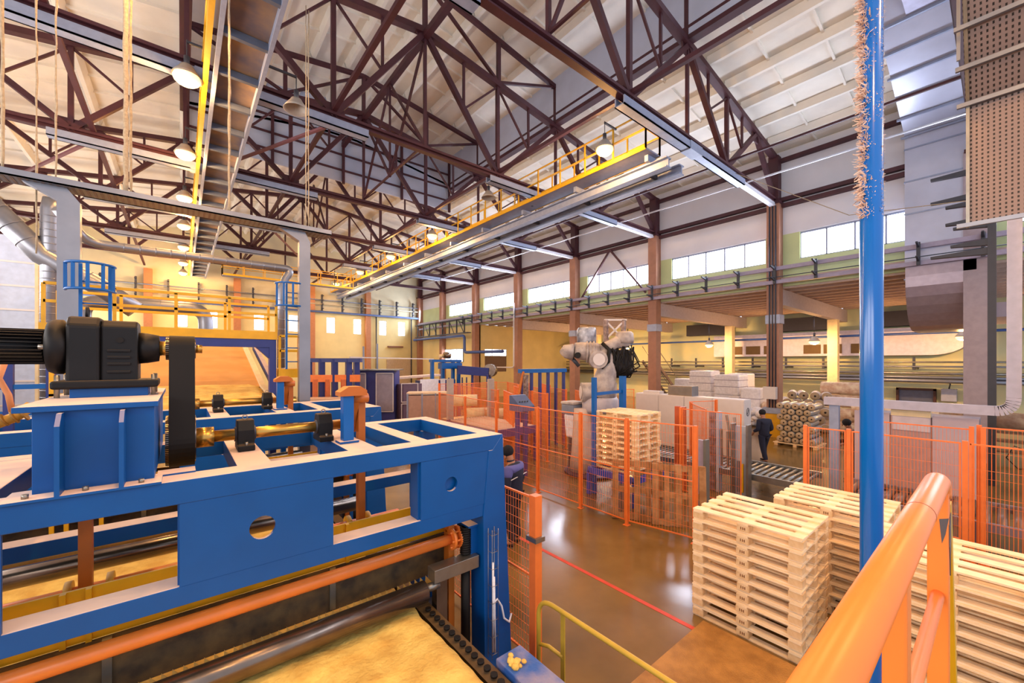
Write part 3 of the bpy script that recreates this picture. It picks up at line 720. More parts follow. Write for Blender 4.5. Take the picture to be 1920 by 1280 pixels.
B().box((1.98, 1.0, .55), (2.24, 2.62, .98)).build('cover', mat('dusty_blue_cover', '#2c5ba8', .5, hex2='#8c86a0', scale=5, bump=.2), t, .01)
B().box((2.0, 1.2, 0), (2.22, 2.5, .55)).build('base', BLUE, t)
b = B()
for i in range(14): b.ball((2.06+random.uniform(-.04, .06), 2.5+random.uniform(-.08, .06), .985+random.uniform(0, .02)), random.uniform(.015, .035), (1, 1.2, .7), 7, 5)
tag(b.build('wool_fluff', WOOL), 'small heap of pale wool fluff on the dusty blue cover', 'wool fluff', None, 'stuff')
# ---------------- blue inclined conveyor with tan belt, portal and yellow gangway
t = thing('inclined_conveyor', (0, 11, 0), 'inclined tan belt conveyor rising away behind the second gantry', 'conveyor')
def strip(b, x0, x1, path, th):
    for (y0, z0), (y1, z1) in zip(path, path[1:]): b.prism([(y0, z0), (y1, z1), (y1, z1-th), (y0, z0-th)], 'x', x0, x1)
    return b
strip(B(), -1.3, 1.34, [(10.4, 2.84), (14.2, 3.95)], .08).build('belt', BELTW, t)
strip(B(), 1.34, 1.44, [(8.9, 2.68), (10.4, 2.9), (14.2, 4.02)], .22).build('side_guard', CREAMC, t)
strip(B(), -1.4, -1.3, [(8.9, 2.68), (10.4, 2.9), (14.2, 4.02)], .22).build('side_guard', CREAMC, t)
B().bar((1.62, 9.6, 2.62), (1.62, 13.6, 3.8), .1, .14).build('side_beam', NAVY, t)
B().cyl((1.36, 8.9, 2.62), (1.75, 8.9, 2.62), .08, 14).build('end_roller', BRASS, t)
for y, z in ((9.2, 2.5), (13.8, 3.6)):
    for x in (-1.3, 1.4): B().box((x-.05, y-.05, 0), (x+.05, y+.05, z)).build('leg', NAVY, t)
wool(-1.28, 1.32, [(8.8, 2.66), (10.6, 2.90)], 'wool_mat', 'pale strip of wool at the foot of the inclined tan belt', .012, 30, 30)
t = thing('portal', (.2, 9.5, 0), 'dark blue portal over the inclined tan belt', 'frame')
B().box((-1.6, 9.42, 3.68), (1.5, 9.58, 3.84)).build('beam', NAVY, t)
B().box((1.38, 9.42, 0), (1.5, 9.58, 3.68)).build('leg', NAVY, t); B().box((-1.6, 9.42, 0), (-1.48, 9.58, 3.68)).build('leg', NAVY, t)
B().prism([(1.38, 3.68), (1.15, 3.68), (1.38, 3.45)], 'y', 9.44, 9.56).build('corner_gusset', NAVY, t)
t = thing('gangway', (.2, 10, 3.84), 'yellow gangway with railings crossing above the tan belt', 'gangway')
B().box((-1.7, 9.4, 3.84), (1.52, 10.4, 4.0)).build('deck', YEL, t)
for yy in (9.42, 10.38):
    b = B(); railing(b, (-1.65, yy, 0), (1.5, yy, 0), 4.0, .62, .8); b.build('railing', YEL, t)
t = thing('side_platform', (1.75, 9.8, 3.0), 'small lower yellow platform right of the gangway', 'platform')
B().box((1.54, 9.4, 3.06), (2.1, 10.3, 3.24)).build('deck', YEL, t)
b = B(); railing(b, (1.56, 9.42, 0), (2.08, 9.42, 0), 3.24, .68, .5); railing(b, (2.08, 9.42, 0), (2.08, 10.28, 0), 3.24, .68, .5); b.build('railing', YEL, t)
B().box((1.95, 9.5, 0), (2.1, 9.65, 3.06)).build('leg', BLUE, t); B().box((1.7, 10.1, 0), (1.8, 10.2, 3.06)).build('leg', BLUE, t)
def ladder_cage(x0, x1, y, zb, zt, zs, label):
    t = thing('ladder_cage', ((x0+x1)/2, y, zb), label, 'ladder cage'); xc = (x0+x1)/2; r = (x1-x0)/2
    for z in zs:
        B().tube([(xc+r*math.cos(a), y-r*1.1*math.sin(a), z) for a in [PI*i/14 for i in range(15)]], .018, 6).build('hoop', BLUEC, t)
    for i in range(5):
        a = PI*(i+.5)/5; x, yy = xc+r*math.cos(a), y-r*1.1*math.sin(a)
        B().bar((x, yy, min(zs)), (x, yy, max(zs)), .02, .035).build('cage_strap', BLUEC, t)
    for x in (x1-.05, x1-.32): B().bar((x, y+.02, zb), (x, y+.02, zt), .035).build('upright', BLUEC, t)
    z = zb+.15
    while z < zt: B().cyl((x1-.32, y+.02, z), (x1-.05, y+.02, z), .012, 6).build('rung', BLUEC, t); z += .28
ladder_cage(-1.13, -.68, 7.5, 2.6, 4.66, (4.31, 4.64), 'bright blue ladder cage behind the black gearmotor')
ladder_cage(1.44, 1.96, 9.15, 3.24, 4.97, (4.5, 4.95), 'bright blue ladder cage beside the small yellow platform')
# ---------------- suspended perforated tray and its posts
t = thing('suspended_tray', (.2, 9, 6.0), 'galvanised perforated cable tray hanging across the hall on posts and ropes', 'cable tray')
B().box((-2.6, 8.8, 6.0), (2.4, 9.2, 6.02)).box((-2.6, 8.8, 6.0), (2.4, 8.82, 6.1)).box((-2.6, 9.18, 6.0), (2.4, 9.2, 6.1)).build('tray', GALV, t)
b = B(); x = -2.55
while x < 2.35: b.box((x, 8.84, 5.995), (x+.03, 9.16, 6.0)); x += .075
b.build('perforation', mat('tray_slot', '#7d7470', .5), t)
for x, w in ((-1.31, .12), (1.92, .1)):
    B().box((x-w, 8.9, 0), (x+w, 9.05, 5.8)).build('post', GALV, t)
    B().prism([(x-w, 5.8), (x+w, 5.8), (x-w+.1, 6.0), (x-w-.35, 6.0)], 'y', 8.9, 9.05).build('post_head', GALV, t)
RL = ['at the far left edge', 'beside the spiral duct', 'thick one left of the nearest lamp, front', 'thick one left of the nearest lamp, rear', 'beside the ladder tray', 'right of the ladder tray, front', 'right of the ladder tray, rear', 'near the left post']
for i, (x, y, zb, zt, r) in enumerate([(-1.96, 9, 6.1, 10.6, .018), (-1.45, 9, 6.1, 10.6, .012), (-.69, 8.95, 6.1, 9.3, .035), (-.64, 9.05, 6.1, 9.3, .02), (.68, 9, 6.1, 10.2, .022), (1.95, 8.95, 6.1, 10.6, .01), (2.02, 9.05, 6.1, 10.6, .01), (-1.66, 9.1, 5.0, 10.6, .012)]):
    pts = [(x+random.uniform(-.006, .006), y+random.uniform(-.006, .006), zb+(zt-zb)*j/24) for j in range(25)]
    tag(B().tube(pts, r, 6, rad=[r*random.uniform(.75, 1.25) for _ in pts]).build('hanging_rope', ROPE), 'dusty rope hanging down to the tray, '+RL[i], 'rope', 'hanging ropes')
# ---------------- ducts on the left
def duct(name, pts, r, m, label, n=16, ribs=0):
    t = thing(name, pts[0], label, 'duct')
    B().tube(pts, r, n).build('pipe', m, t)
    if ribs:
        for a, c in zip(pts, pts[1:]):
            a = Vector(a); c = Vector(c); L_ = (c-a).length; k = int(L_/ribs)
            if k < 2: continue
            b = B()
            for i in range(1, k): p = a+(c-a)*i/k; d = (c-a).normalized()*.01; b.cyl(p-d, p+d, r*1.04, n)
            b.build('seams', m, t)
    return t
def arc(p0, p1, p2, n=6):
    p0, p1, p2 = map(Vector, (p0, p1, p2)); return [tuple((1-t)**2*p0+2*t*(1-t)*p1+t*t*p2) for t in [i/n for i in range(n+1)]]
duct('slanting_duct', [(-3.6, 14, 7.3), (-2.46, 14, 5.82), (-1.42, 14, 5.13), (-.9, 14.0, 4.7)], .22, GALV, 'thick silver duct slanting down from the top left edge', 18, .35)
duct('spiral_duct', [(-2.34, 14, 0), (-2.34, 14, 6.9), (-2.3, 14, 7.15)], .17, GALV, 'vertical spiral wound silver duct left of the galvanised post', 18, .16)
duct('crossing_duct', [(-1.7, 10.6, 6.1)]+arc((-1.45, 10.9, 5.75), (-1.35, 11, 5.64), (-1.1, 11, 5.64))+arc((1.95, 11, 5.64), (2.12, 11, 5.64), (1.95, 11, 5.4))+[(1.85, 11, 5.1), (1.85, 11, 3.0)], .085, GALV, 'thin silver duct crossing below the tray and dropping beside the ladder cage', 14, .22)
duct('elbow_duct', arc((-2.6, 20, 4.7), (-2.75, 20, 5.45), (-2.2, 20, 5.45))+arc((.2, 20, 5.45), (.75, 20, 5.45), (.75, 20, 4.9))+[(.75, 20, 0)], .24, GALV, 'fat silver elbow duct in front of the yellow end wall', 16, .8)
# grey panelled booth and cream cladding at the left edge
t = thing('panelled_booth', (-6.0, 23, 0), 'blue grey panelled booth rising at the left picture edge', 'booth')
B().box((-7.9, 21, 0), (-3.85, 27, 7.6)).build('walls', mat('blue_grey_panels', '#b9c4dc', .6), t)
for i in range(9): B().box((-7.9, 20.97, .8*i+.3), (-3.85, 21.0, .8*i+.36)).build('panel_joint', GREYCAB, t)
B().box((-4.9, 20.9, 0), (-4.8, 20.97, 6.6)).build('downpipe', GREYCAB, t)
B().box((-6.2, 20.85, 6.75), (-5.6, 20.97, 7.1)).build('junction_box', GREYCAB, t)
t = thing('cream_booth', (-3.4, 18, 0), 'cream clad booth behind the silver ducts at left', 'booth')
B().box((-3.32, 18, 0), (-2.72, 19.5, 6.4)).build('walls', CREAMC, t)
for x in (-3.25, -3.1, -2.95, -2.8): B().box((x, 17.97, .3), (x+.05, 18.0, 6.2)).build('cladding_rib', mat('darker_cream_rib', '#c9a878', .6), t)  # ribs are a darker cream than the walls
# left middle ground: blue frames, yellow stair rails, cable chain
t = thing('blue_rack', (-1.6, 7.8, 0), 'blue square tube rack behind the gearmotor pedestal', 'rack')
for x in (-2.3, -1.65, -1.3): B().box((x-.04, 7.76, 0), (x+.04, 7.84, 3.38)).build('post', NAVY, t)
for z in (3.05, 2.72): B().box((-2.4, 7.77, z), (-1.25, 7.83, z+.06)).build('rail', BLUEC, t)
t = thing('yellow_stair_rail', (-1.1, 7.2, 0), 'yellow stair rail between the blue rack and the gearmotor', 'handrail')
for x in (-1.2, -1.08, -.9, -.78): B().box((x-.02, 7.2, 0), (x+.02, 7.24, 3.32)).build('post', YEL, t)
for z in (3.3, 2.98): B().box((-1.22, 7.2, z), (-.7, 7.24, z+.03)).build('rail', YEL, t)
t = thing('cable_chain', (-1.2, 5.5, 2.6), 'ochre ribbed cable drag chain left of the blue pedestal', 'cable chain')
B().tube([(-1.75, 5.4, 2.72), (-1.4, 5.5, 2.78), (-1.15, 5.6, 2.9), (-1.05, 5.6, 3.0)], .045, 8).build('chain', mat('ochre_cable', '#c99a3c', .6), t)
for i in range(12):
    B().cyl((-1.7+.055*i, 5.42+.015*i, 2.72+.018*i), (-1.69+.055*i, 5.42+.015*i, 2.725+.018*i), .06, 10).build('link_ring', mat('dark_ochre', '#8a6424', .6), t)
B().tube([(-1.17, 5.62, 2.95), (-1.19, 5.62, 3.1), (-1.24, 5.6, 3.25), (-1.2, 5.6, 3.42)], .022, 8).build('upright_cable', mat('pinkish_cable', '#d08a5a', .6), t)
t = thing('blue_machine_bed', (-2.6, 8, 0), 'low blue machine beds left behind the first gantry', 'machine')
B().box((-4.4, 8.0, 0), (-2.6, 12, 2.2)).build('bed', BLUE, t, .01); B().box((-4.0, 8.4, 2.2), (-3.0, 9.6, 2.6)).build('cover', BLUEC, t, .02)
# ================================================================== RIGHT FOREGROUND
# blue pole with fluff caught on its upper part
t = thing('blue_pole', (2.25, .35, 0), 'glossy blue vertical pole, its upper part shaggy with caught wool fluff', 'pole')
PX, PY = 1.61*1.3245, 1.61*.2063
B().cyl((PX, PY, 0), (PX, PY, 6.5), .0365, 28).build('tube', mat('glossy_blue_pole', '#0060b4', .18, var=.05), t)
b = B()
def tuft(a, z, l, w, tan=.6):
    d = Vector((math.cos(a), math.sin(a), 0)); e = Vector((-d.y, d.x, 0)); p = Vector((PX, PY, z))+d*.0355
    q = p+(d*random.uniform(.3, 1)+e*random.uniform(-tan, tan)+Vector((0, 0, random.uniform(-.8, .8)))).normalized()*l
    u = Vector((0, 0, 1))*w+e*random.uniform(-w, w)
    b.add([p-u, p+u, q+u*.5, q-u*.5], [(0, 1, 2, 3)])
for i in range(5200):
    z = 3.97+2.45*random.random(); c = mnoise.noise(Vector((z*9, 1, 0)))
    if random.random() < .55: tuft(random.gauss(2.55, .28), z, random.uniform(.006, .026)*(1.2+c), random.uniform(.001, .0035))
    else:
        a = random.uniform(2.2, 5.2)
        if mnoise.noise(Vector((a*2.2, z*9, 5))) > .02: tuft(a, z, random.uniform(.002, .006), random.uniform(.0015, .004), 2)
    if i % 9 == 0: tuft(random.gauss(5.3, .3), z, random.uniform(.003, .01), random.uniform(.001, .002))
f = b.build('caught_fluff', mat('pinkish_fluff', '#e6c6b2', .95), t); f['kind'] = 'stuff'
# orange railing of the camera platform
t = thing('orange_railing', (.8, .085, 2.0), 'thick orange tube railing with a chipped post at the lower right corner', 'railing')
B().tube([(.16, .086, 3.15), (1.1, .086, 3.15), (1.19, .086, 3.15)]+arc((1.2, .086, 3.15), (1.24, .086, 3.15), (1.242, .086, 3.115)), .0195, 24).build('handrail', ORANGE, t)
B().box((1.226, .070, 1.9), (1.258, .102, 3.135)).build('post', ORANGE, t, .003)
B().box((.69, .074, 1.9), (.725, .098, 3.14)).build('post', ORANGE, t, .003)
B().cyl((.2, .086, 2.91), (1.24, .086, 2.91), .0105, 16).build('mid_rail', ORANGE, t)
B().tube([(.93, .086, 3.15), (.933, .086, 3.15)], .0198, 24).build('joint_seam', mat('scratched_seam', '#9a4a20', .6), t)
b = B(); b.prism([(1.228, 3.06), (1.238, 3.075), (1.2575, 3.08), (1.2575, 3.0), (1.25, 2.985), (1.248, 2.95), (1.242, 2.98), (1.236, 3.0), (1.229, 3.015)], 'y', .0685, .0705); b.prism([(.0702, 3.075), (.084, 3.07), (.08, 3.02), (.075, 3.04)], 'x', 1.2255, 1.2275); b.build('paint_chip', mat('bare_chip_metal', '#5e5a5e', .5, metal=.4), t)
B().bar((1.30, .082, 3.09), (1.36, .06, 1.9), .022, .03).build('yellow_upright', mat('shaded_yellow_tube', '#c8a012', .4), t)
# camera platform edge / checker plate
struct(B().box((3.3, -2.5, 0), (5.14, 2.42, .1)).build('trim_3', PLATE), 'rusty brown checker plate on the floor beside the pallet stack', 'floor plate')
# stair handrail, ochre
t = thing('stair_handrail', (2.78, 2.1, 0), 'bent ochre yellow tube handrail beside the wool line, bottom centre', 'handrail')
B().tube([(2.74, 2.92, 0), (2.74, 2.92, .85)]+arc((2.74, 2.92, .9), (2.75, 2.92, 1.05), (2.76, 2.75, 1.05))+[(2.77, 1.2, 1.05), (2.77, .2, 1.05)], .022, 14).build('handrail', YELG, t)
for y in (2.62, 1.0): B().bar((2.77, y, 0), (2.77, y, 1.04), .05, .012).build('post', YELG, t)
B().tube([(2.77, 2.62, .62), (2.76, 2.8, .63), (2.74, 2.92, .6)], .018, 10).build('mid_rail', YELG, t)
# ---------------- pallets
def make_pallet(old=False):
    t = thing('wooden_pallet', (0, 0, 0), 'pallet', 'pallet')
    m1 = WOOD if not old else mat('weathered_board', '#b98a5c', .85, hex2='#94683f', scale=5)
    LX, LY = 1.05, 1.24
    for i, x in enumerate((-.455, -.23, 0, .23, .455)):
        w = .13 if i in (0, 2, 4) else .1
        B().box((x-w/2, -LY/2, .122), (x+w/2, LY/2, .1425)).build('deck_board', m1, t, .002)
    for y in (-.55, 0, .55): B().box((-LX/2, y-.06, .1), (LX/2, y+.06, .1215)).build('stringer_board', m1, t)
    for x in (-.455, 0, .455):
        B().box((x-.05, -LY/2, 0), (x+.05, LY/2, .0215)).build('bottom_board', m1, t, .002)
        for y in (-.55, 0, .55):
            k = B().box((x-.065, y-.07, .0218), (x+.065, y+.07, .0998)).build('block', WOODB if not old else m1, t)
            if x < -.1 and y == 0 and not old:
                s_ = B()
                for dy in (-.022, .0, .022): s_.box((x-.0662, y+dy-.006, .045), (x-.065, y+dy+.006, .078))
                s_.box((x-.0662, y-.022, .058), (x-.065, y+.0, .063)); s_.build('branded_mark', mat('burnt_mark', '#8f5f38', .9), k)
    return t
def strip_marks(root):
    return root
pal = make_pallet(); pal_old = make_pallet(True)
PN = ['bottom pallet', 'second pallet from the floor', 'third pallet from the floor', 'fourth pallet from the floor', 'fifth pallet from the floor', 'sixth pallet from the floor', 'seventh pallet from the floor', 'eighth pallet from the floor', 'ninth pallet from the floor', 'topmost pallet']
def stack(cx, cy, z0, n, where, group, rz=0):
    for k in range(n):
        lab = (PN[9] if k == n-1 else PN[k] if z0 == 0 else PN[k].replace('from the floor', 'from below')) + ' ' + where
        place(pal, (cx+random.uniform(-.012, .012), cy+random.uniform(-.012, .012), z0+.1435*k), rz+random.uniform(-.008, .008), 'pale pine '+lab, group)
stack(5.83, 2.02, 0, 10, 'in the nearest stack on the floor', 'pallets of the nearest stack')
stack(7.24, 1.52, 0, 10, 'in the stack behind the nearest one', 'pallets of the stack behind')
stack(6.12, .34, 0, 10, 'in the stack behind the orange railing', 'pallets of the right stack')
stack(6.1, -1.0, 0, 10, 'in the stack beyond the railing posts', 'pallets of the edge stack')
stack(8.78, 6.07, .70, 10, 'in the caged stack on the blue stand', 'pallets of the caged stack')
for x, y, rz, lab in ((7.6, 5.0, .0, 'weathered brown pallet leaning upright below the blue stand, left one'), (7.95, 4.25, .0, 'weathered brown pallet leaning upright below the blue stand, right one by the cage corner')):
    o = place(pal_old, (0, 0, 0), 0, lab, 'leaning pallets')
    ang = math.atan2(-.75, .5)  # direction of the row along the floor
    e = Vector((math.cos(ang), math.sin(ang), 0)); n_ = Vector((e.y, -e.x, 0)); n_ = -n_ if n_.x > 0 else n_
    up = (Vector((0, 0, 1))-n_*.12).normalized(); n2 = e.cross(up).normalized()
    if n2.dot(n_) < 0: e = -e; n2 = e.cross(up).normalized()
    M = Matrix((e, up, n2)).transposed(); o.rotation_euler = M.to_euler(); o.location = Vector((x, y, .62))-n2*.1
remove_tree(pal); remove_tree(pal_old)
# blue stand with uprights for the caged stack
t = thing('blue_stand', (8.8, 6.1, 0), 'dark violet blue steel stand with tall uprights holding the caged pallet stack', 'stand')
VB = mat('violet_blue_paint', '#3450b8', .45)
for x, y in ((8.1, 5.4), (8.1, 6.75), (9.5, 5.4), (9.5, 6.75)): B().box((x-.04, y-.04, 0), (x+.04, y+.04, .6)).build('leg', VB, t)
for a, c in (((8.1, 5.4), (8.1, 6.75)), ((9.5, 5.4), (9.5, 6.75)), ((8.1, 5.4), (9.5, 5.4)), ((8.1, 6.75), (9.5, 6.75))): B().bar((*a, .62), (*c, .62), .08, .14).build('beam', VB, t)
B().box((8.19, 6.64, 0), (8.29, 6.74, 2.98)).build('upright', BLUEC, t); B().box((9.62, 6.78, 0), (9.77, 6.92, 2.98)).build('upright', BLUEC, t)
B().bar((8.24, 6.69, 2.55), (9.7, 6.85, 2.55), .05, .08).build('upright_tie', BLUEC, t)
# ---------------- safety fences
def fence_panel(p, q, z1, label, group, z0=.1, post=True, mats=ORFENCE, dv=.05, dh=.2, lean=0, postw=.06, midrail=False, wire=.0042):
    p = Vector((p[0], p[1], 0)); q = Vector((q[0], q[1], 0)); d = q-p; L_ = d.length; d.normalize()
    t = thing('safety_fence', tuple(p), label, 'safety fence', group)
    if post: B().bar((p.x, p.y, 0), (p.x, p.y, z1+.02), postw, postw, (d.x, d.y, 0)).build('post', mats, t); B().box((p.x-.06, p.y-.06, 0), (p.x+.06, p.y+.06, .012)).build('post_foot', mats, t)
    a = p+d*.05; c = q-d*.05
    b = B()
    for z in (z0, z1-.02): b.bar((a.x, a.y, z), (c.x, c.y, z), .022)
    if midrail: b.bar((a.x, a.y, (z0+z1)/2), (c.x, c.y, (z0+z1)/2), .022)
    for e in (a, c): b.bar((e.x, e.y, z0), (e.x, e.y, z1-.01), .022)
    b.build('frame', mats, t)
    b = B(); n = int((L_-.1)/dv)
    for i in range(1, n): e = a+(c-a)*i/n; b.bar((e.x, e.y, z0), (e.x, e.y, z1-.02), wire)
    n = int((z1-z0)/dh)
    for i in range(1, n): z = z0+(z1-z0)*i/n; b.bar((a.x, a.y, z), (c.x, c.y, z), wire)
    b.build('wire_mesh', mats, t)
    return t
def endpost(x, y, z1, label): 
    t = thing('fence_post', (x, y, 0), label, 'fence post')
    B().box((x-.03, y-.03, 0), (x+.03, y+.03, z1)).build('post', ORFENCE, t); B().box((x-.07, y-.07, 0), (x+.07, y+.07, .012)).build('post_foot', ORFENCE, t)
fence_panel((3.03, 3.28), (3.03, 5.3), 1.9, 'orange mesh fence panel beside the front leg of the blue gantry', 'fence by the gantry', postw=.1, dv=.048, dh=.1, midrail=True)
t2 = tag(B().box((2.96, 3.2, 1.42), (3.1, 3.36, 1.47)).build('fence_clamp', STEEL), 'small steel clamp on the nearest orange fence post', 'clamp')
CP = [(7.4, 3.62), (7.15, 4.95), (7.15, 6.2), (7.15, 7.65), (7.2, 9.5), (7.4, 11.5), (7.6, 13.6)]
CLB = ['nearest panel of the robot cage, with leaning pallets behind', 'cage panel in front of the blue pallet stand', 'cage panel in front of the shrouded robot pedestal', 'cage panel behind the man in the dark hat', 'cage panel in front of the control console', 'cage panel in front of the roller table', 'farthest front panel of the robot cage']
for i in range(6): fence_panel(CP[i+1], CP[i], 2.2, 'orange mesh '+CLB[i], 'front fence of the robot cage', dv=.055, dh=.18, midrail=True)
endpost(*CP[0], 2.2, 'nearest corner post of the robot cage')
# back of the cage (stacks of mesh further away)
BP = [((9.4, 12.3), (10.0, 16.6)), ((10.0, 16.6), (13.4, 17.6)), ((11.4, 12.0), (13.6, 17.0)), ((11.6, 10.8), (12.2, 12.6)), ((13.3, 9.9), (14.0, 9.3)), ((9.8, 17.6), (13.6, 16.8)), ((10.0, 11.0), (11.6, 14.0)), ((9.6, 9.8), (10.0, 11.0)), ((11.2, 9.6), (11.9, 10.6)), ((12.0, 14.2), (14.6, 16.0)), ((8.6, 10.4), (9.6, 12.2)), ((12.9, 13.0), (14.2, 15.0))]
for i, (p, q) in enumerate(BP): fence_panel(p, q, 2.3, 'orange mesh panel at the back of the robot cage, %s' % ['left of the console', 'farthest one', 'behind the console', 'left of the white robot', 'by the cabinets', 'crossing near the stairs', 'inner row, left', 'just right of the console', 'behind the film box', 'rear row, middle', 'over the roller table', 'rear row, right'][i], 'back fence of the robot cage', dv=.045, dh=.14, wire=.0055)
fence_panel((9.93, 5.25), (9.9, 3.75), 2.2, 'orange mesh panel behind the purple grey upright', 'mesh by the cabinets', dv=.05, dh=.2)
fence_panel((12.75, 5.6), (11.8, 6.0), 2.2, 'orange mesh gate standing open before the grey cabinets', 'mesh by the cabinets', dv=.045, dh=.2)
fence_panel((11.8, 5.9), (10.6, 4.9), 2.15, 'orange mesh panel crossing behind the rusty upright', 'mesh by the cabinets', dv=.045, dh=.2)
for i, (x, y) in enumerate(((10.25, 5.5), (10.2, 5.33))): tag(B().box((x-.06, y-.06, 0), (x+.06, y+.06, 2.2)).build('orange_post', mat('brown_orange_post', '#c2572a', .5)), 'brown orange square post left of the mesh gate, %s' % ('left one', 'right one')[i], 'post', 'brown orange posts')
FR = [(8.95, 2.32), (9.0, 1.7), (8.98, .35), (8.98, -1.2)]
for i, l in enumerate(('short orange mesh panel above the roller conveyor', 'orange mesh panel just left of the blue pole', 'orange mesh panel low at the right edge')): fence_panel(FR[i], FR[i+1], 2.2, l, 'right front fence', dv=.04, dh=.35, z0=.75 if i < 2 else .3)
fence_panel((10.45, 1.55), (10.45, .3), 2.25, 'orange mesh panel in front of the grey curtained machine', 'right rear fence', dv=.045, dh=.4)
fence_panel((10.45, .25), (10.5, -1.2), 2.3, 'orange mesh panel in front of the ochre machine at the right edge', 'right rear fence', dv=.045, dh=.4)
for i, y in enumerate((.33, .2)): endpost(10.3, y, 2.3, 'thick orange post between two meshes at right, %s' % ('left one', 'right one')[i])
# ---------------- roller conveyors
def roller_conv(x0, x1, y0, y1, z, label, step=.13, m=STEEL, mr=STEEL, r=.04, axis='x'):
    t = thing('roller_conveyor', ((x0+x1)/2, (y0+y1)/2, 0), label, 'conveyor')
    for x in (x0, x1): B().box((x-.04, y0, z-.14), (x+.04, y1, z+.01)).build('side_rail', m, t)
    y = y0+.08
    while y < y1-.05: B().cyl((x0+.04, y, z-.05), (x1-.04, y, z-.05), r, 12).build('roller', mr, t); y += step
    y = y0+.3
    while y < y1:
        for x in (x0, x1): B().box((x-.035, y-.035, 0), (x+.035, y+.035, z-.14)).build('leg', m, t)
        y += 1.6
    return t
GRS = mat('grey_purple_frame', '#8c7f86', .5, metal=.3); BRN = mat('brownish_roller', '#8a6c5c', .4, metal=.4)
roller_conv(10.85, 12.35, 2.85, 8.0, .62, 'steel roller conveyor running past the grey cabinets', .15)
roller_conv(10.7, 12.3, -1.6, 2.3, .62, 'brownish roller conveyor behind the pallet stacks at right', .19, GRS, BRN, .065)
t = thing('lift_column', (10.6, 4.07, 0), 'tall grey channel upright of the conveyor lift, in front of the rollers', 'upright')
B().box((10.66, 3.93, 0), (10.72, 4.22, 1.8)).build('web', mat('pale_channel_web', '#b4bac8', .5), t)
for y0 in (3.87, 4.22): B().box((10.5, y0, 0), (10.72, y0+.05, 1.86)).build('flange', STEEL, t)
B().box((10.55, 4.0, .2), (10.6, 4.03, .9)).build('yellow_strip', YEL, t); B().box((10.55, 4.08, .2), (10.62, 4.14, .95)).build('guide_bar', GALV, t)
t = thing('lift_column', (9.0, 4.28, 0), 'short purple grey channel upright beside the near cage corner', 'upright')
B().box((9.0, 4.2, 0), (9.1, 4.36, 1.63)).build('web', mat('purple_grey', '#a294a8', .5), t); B().box((8.92, 4.14, 0), (9.1, 4.2, 1.66)).build('flange', mat('dark_olive_flange', '#6c6860', .5), t)
t = thing('lift_column', (10.9, 4.84, 0), 'rusty grey upright column among the orange meshes', 'upright')
B().box((10.85, 4.75, 0), (10.95, 4.95, 2.06)).build('web', mat('rusty_column', '#93828a', .6, hex2='#6e4a3e', scale=6), t); B().box((10.8, 4.68, 0), (11.0, 4.75, 2.08)).build('flange', mat('pale_channel_web', '#b4bac8', .5), t)
t = thing('leaning_bar', (11.0, 4.4, 0), 'thin steel bars leaning beside the rusty upright', 'bars')
for a_, c_ in (((10.9, 4.3, .7), (10.95, 4.55, 2.0)), ((10.95, 4.2, .7), (11.05, 4.4, 1.95)), ((10.8, 4.45, .7), (10.82, 4.47, 1.6)), ((10.8, 4.6, .7), (10.82, 4.62, 1.65))): B().bar(a_, c_, .06, .03).build('bar', STEEL, t)
# ---------------- electrical cabinets
CABX = 13.95
for i in range(4):
    y = 5.25+1.0*i
    t = thing('electrical_cabinet', (CABX, y+.5, 0), 'light grey electrical cabinet, %s in the long row' % ['rightmost', 'second from the right', 'third from the right', 'leftmost'][i], 'cabinet', 'grey cabinets')
    B().box((CABX, y+.003, .1), (CABX+.55, y+.997, 2.15)).build('body', GREYCAB, t, .006)
    B().box((CABX-.02, y+.02, .14), (CABX, y+.98, 2.12)).build('door', GREYCAB, t, .004)
    B().box((CABX-.01, y, 0), (CABX+.54, y+1, .1)).build('plinth', DKGREY, t)
    B().box((CABX-.04, y+.06, 1.05), (CABX-.02, y+.09, 1.2)).build('handle', DKGREY, t)
tag(B().tube([(CABX+.28+.09*math.cos(a), 5.245, 1.75+.13*math.sin(a)) for a in [2*PI*i/20 for i in range(20)]], .008, 6, True).bar((CABX+.2, 5.246, 1.65), (CABX+.36, 5.246, 1.85), .01, .016).build('round_sign', DKGREY), 'round crossed out sign on the end of the grey cabinets', 'sign')
t = thing('cabinet_cooler', (14.2, 7.5, 2.15), 'brown and silver ventilation unit on top of the grey cabinets', 'cooling unit')
B().box((14.0, 7.0, 2.15), (14.45, 7.9, 2.5)).build('housing', mat('brown_slats', '#a08a70', .6), t)
for i in range(6): B().box((13.98, 7.02, 2.19+.05*i), (14.0, 7.88, 2.21+.05*i)).build('slat', STEEL, t)
B().box((14.0, 6.98, 2.14), (14.46, 7.0, 2.5)).build('end_plate', GALV, t)
tag(B().box((14.1, 8.3, 2.15), (14.4, 9.0, 2.25)).build('flat_box', GREYCAB), 'flat box lying on the far cabinets', 'box')
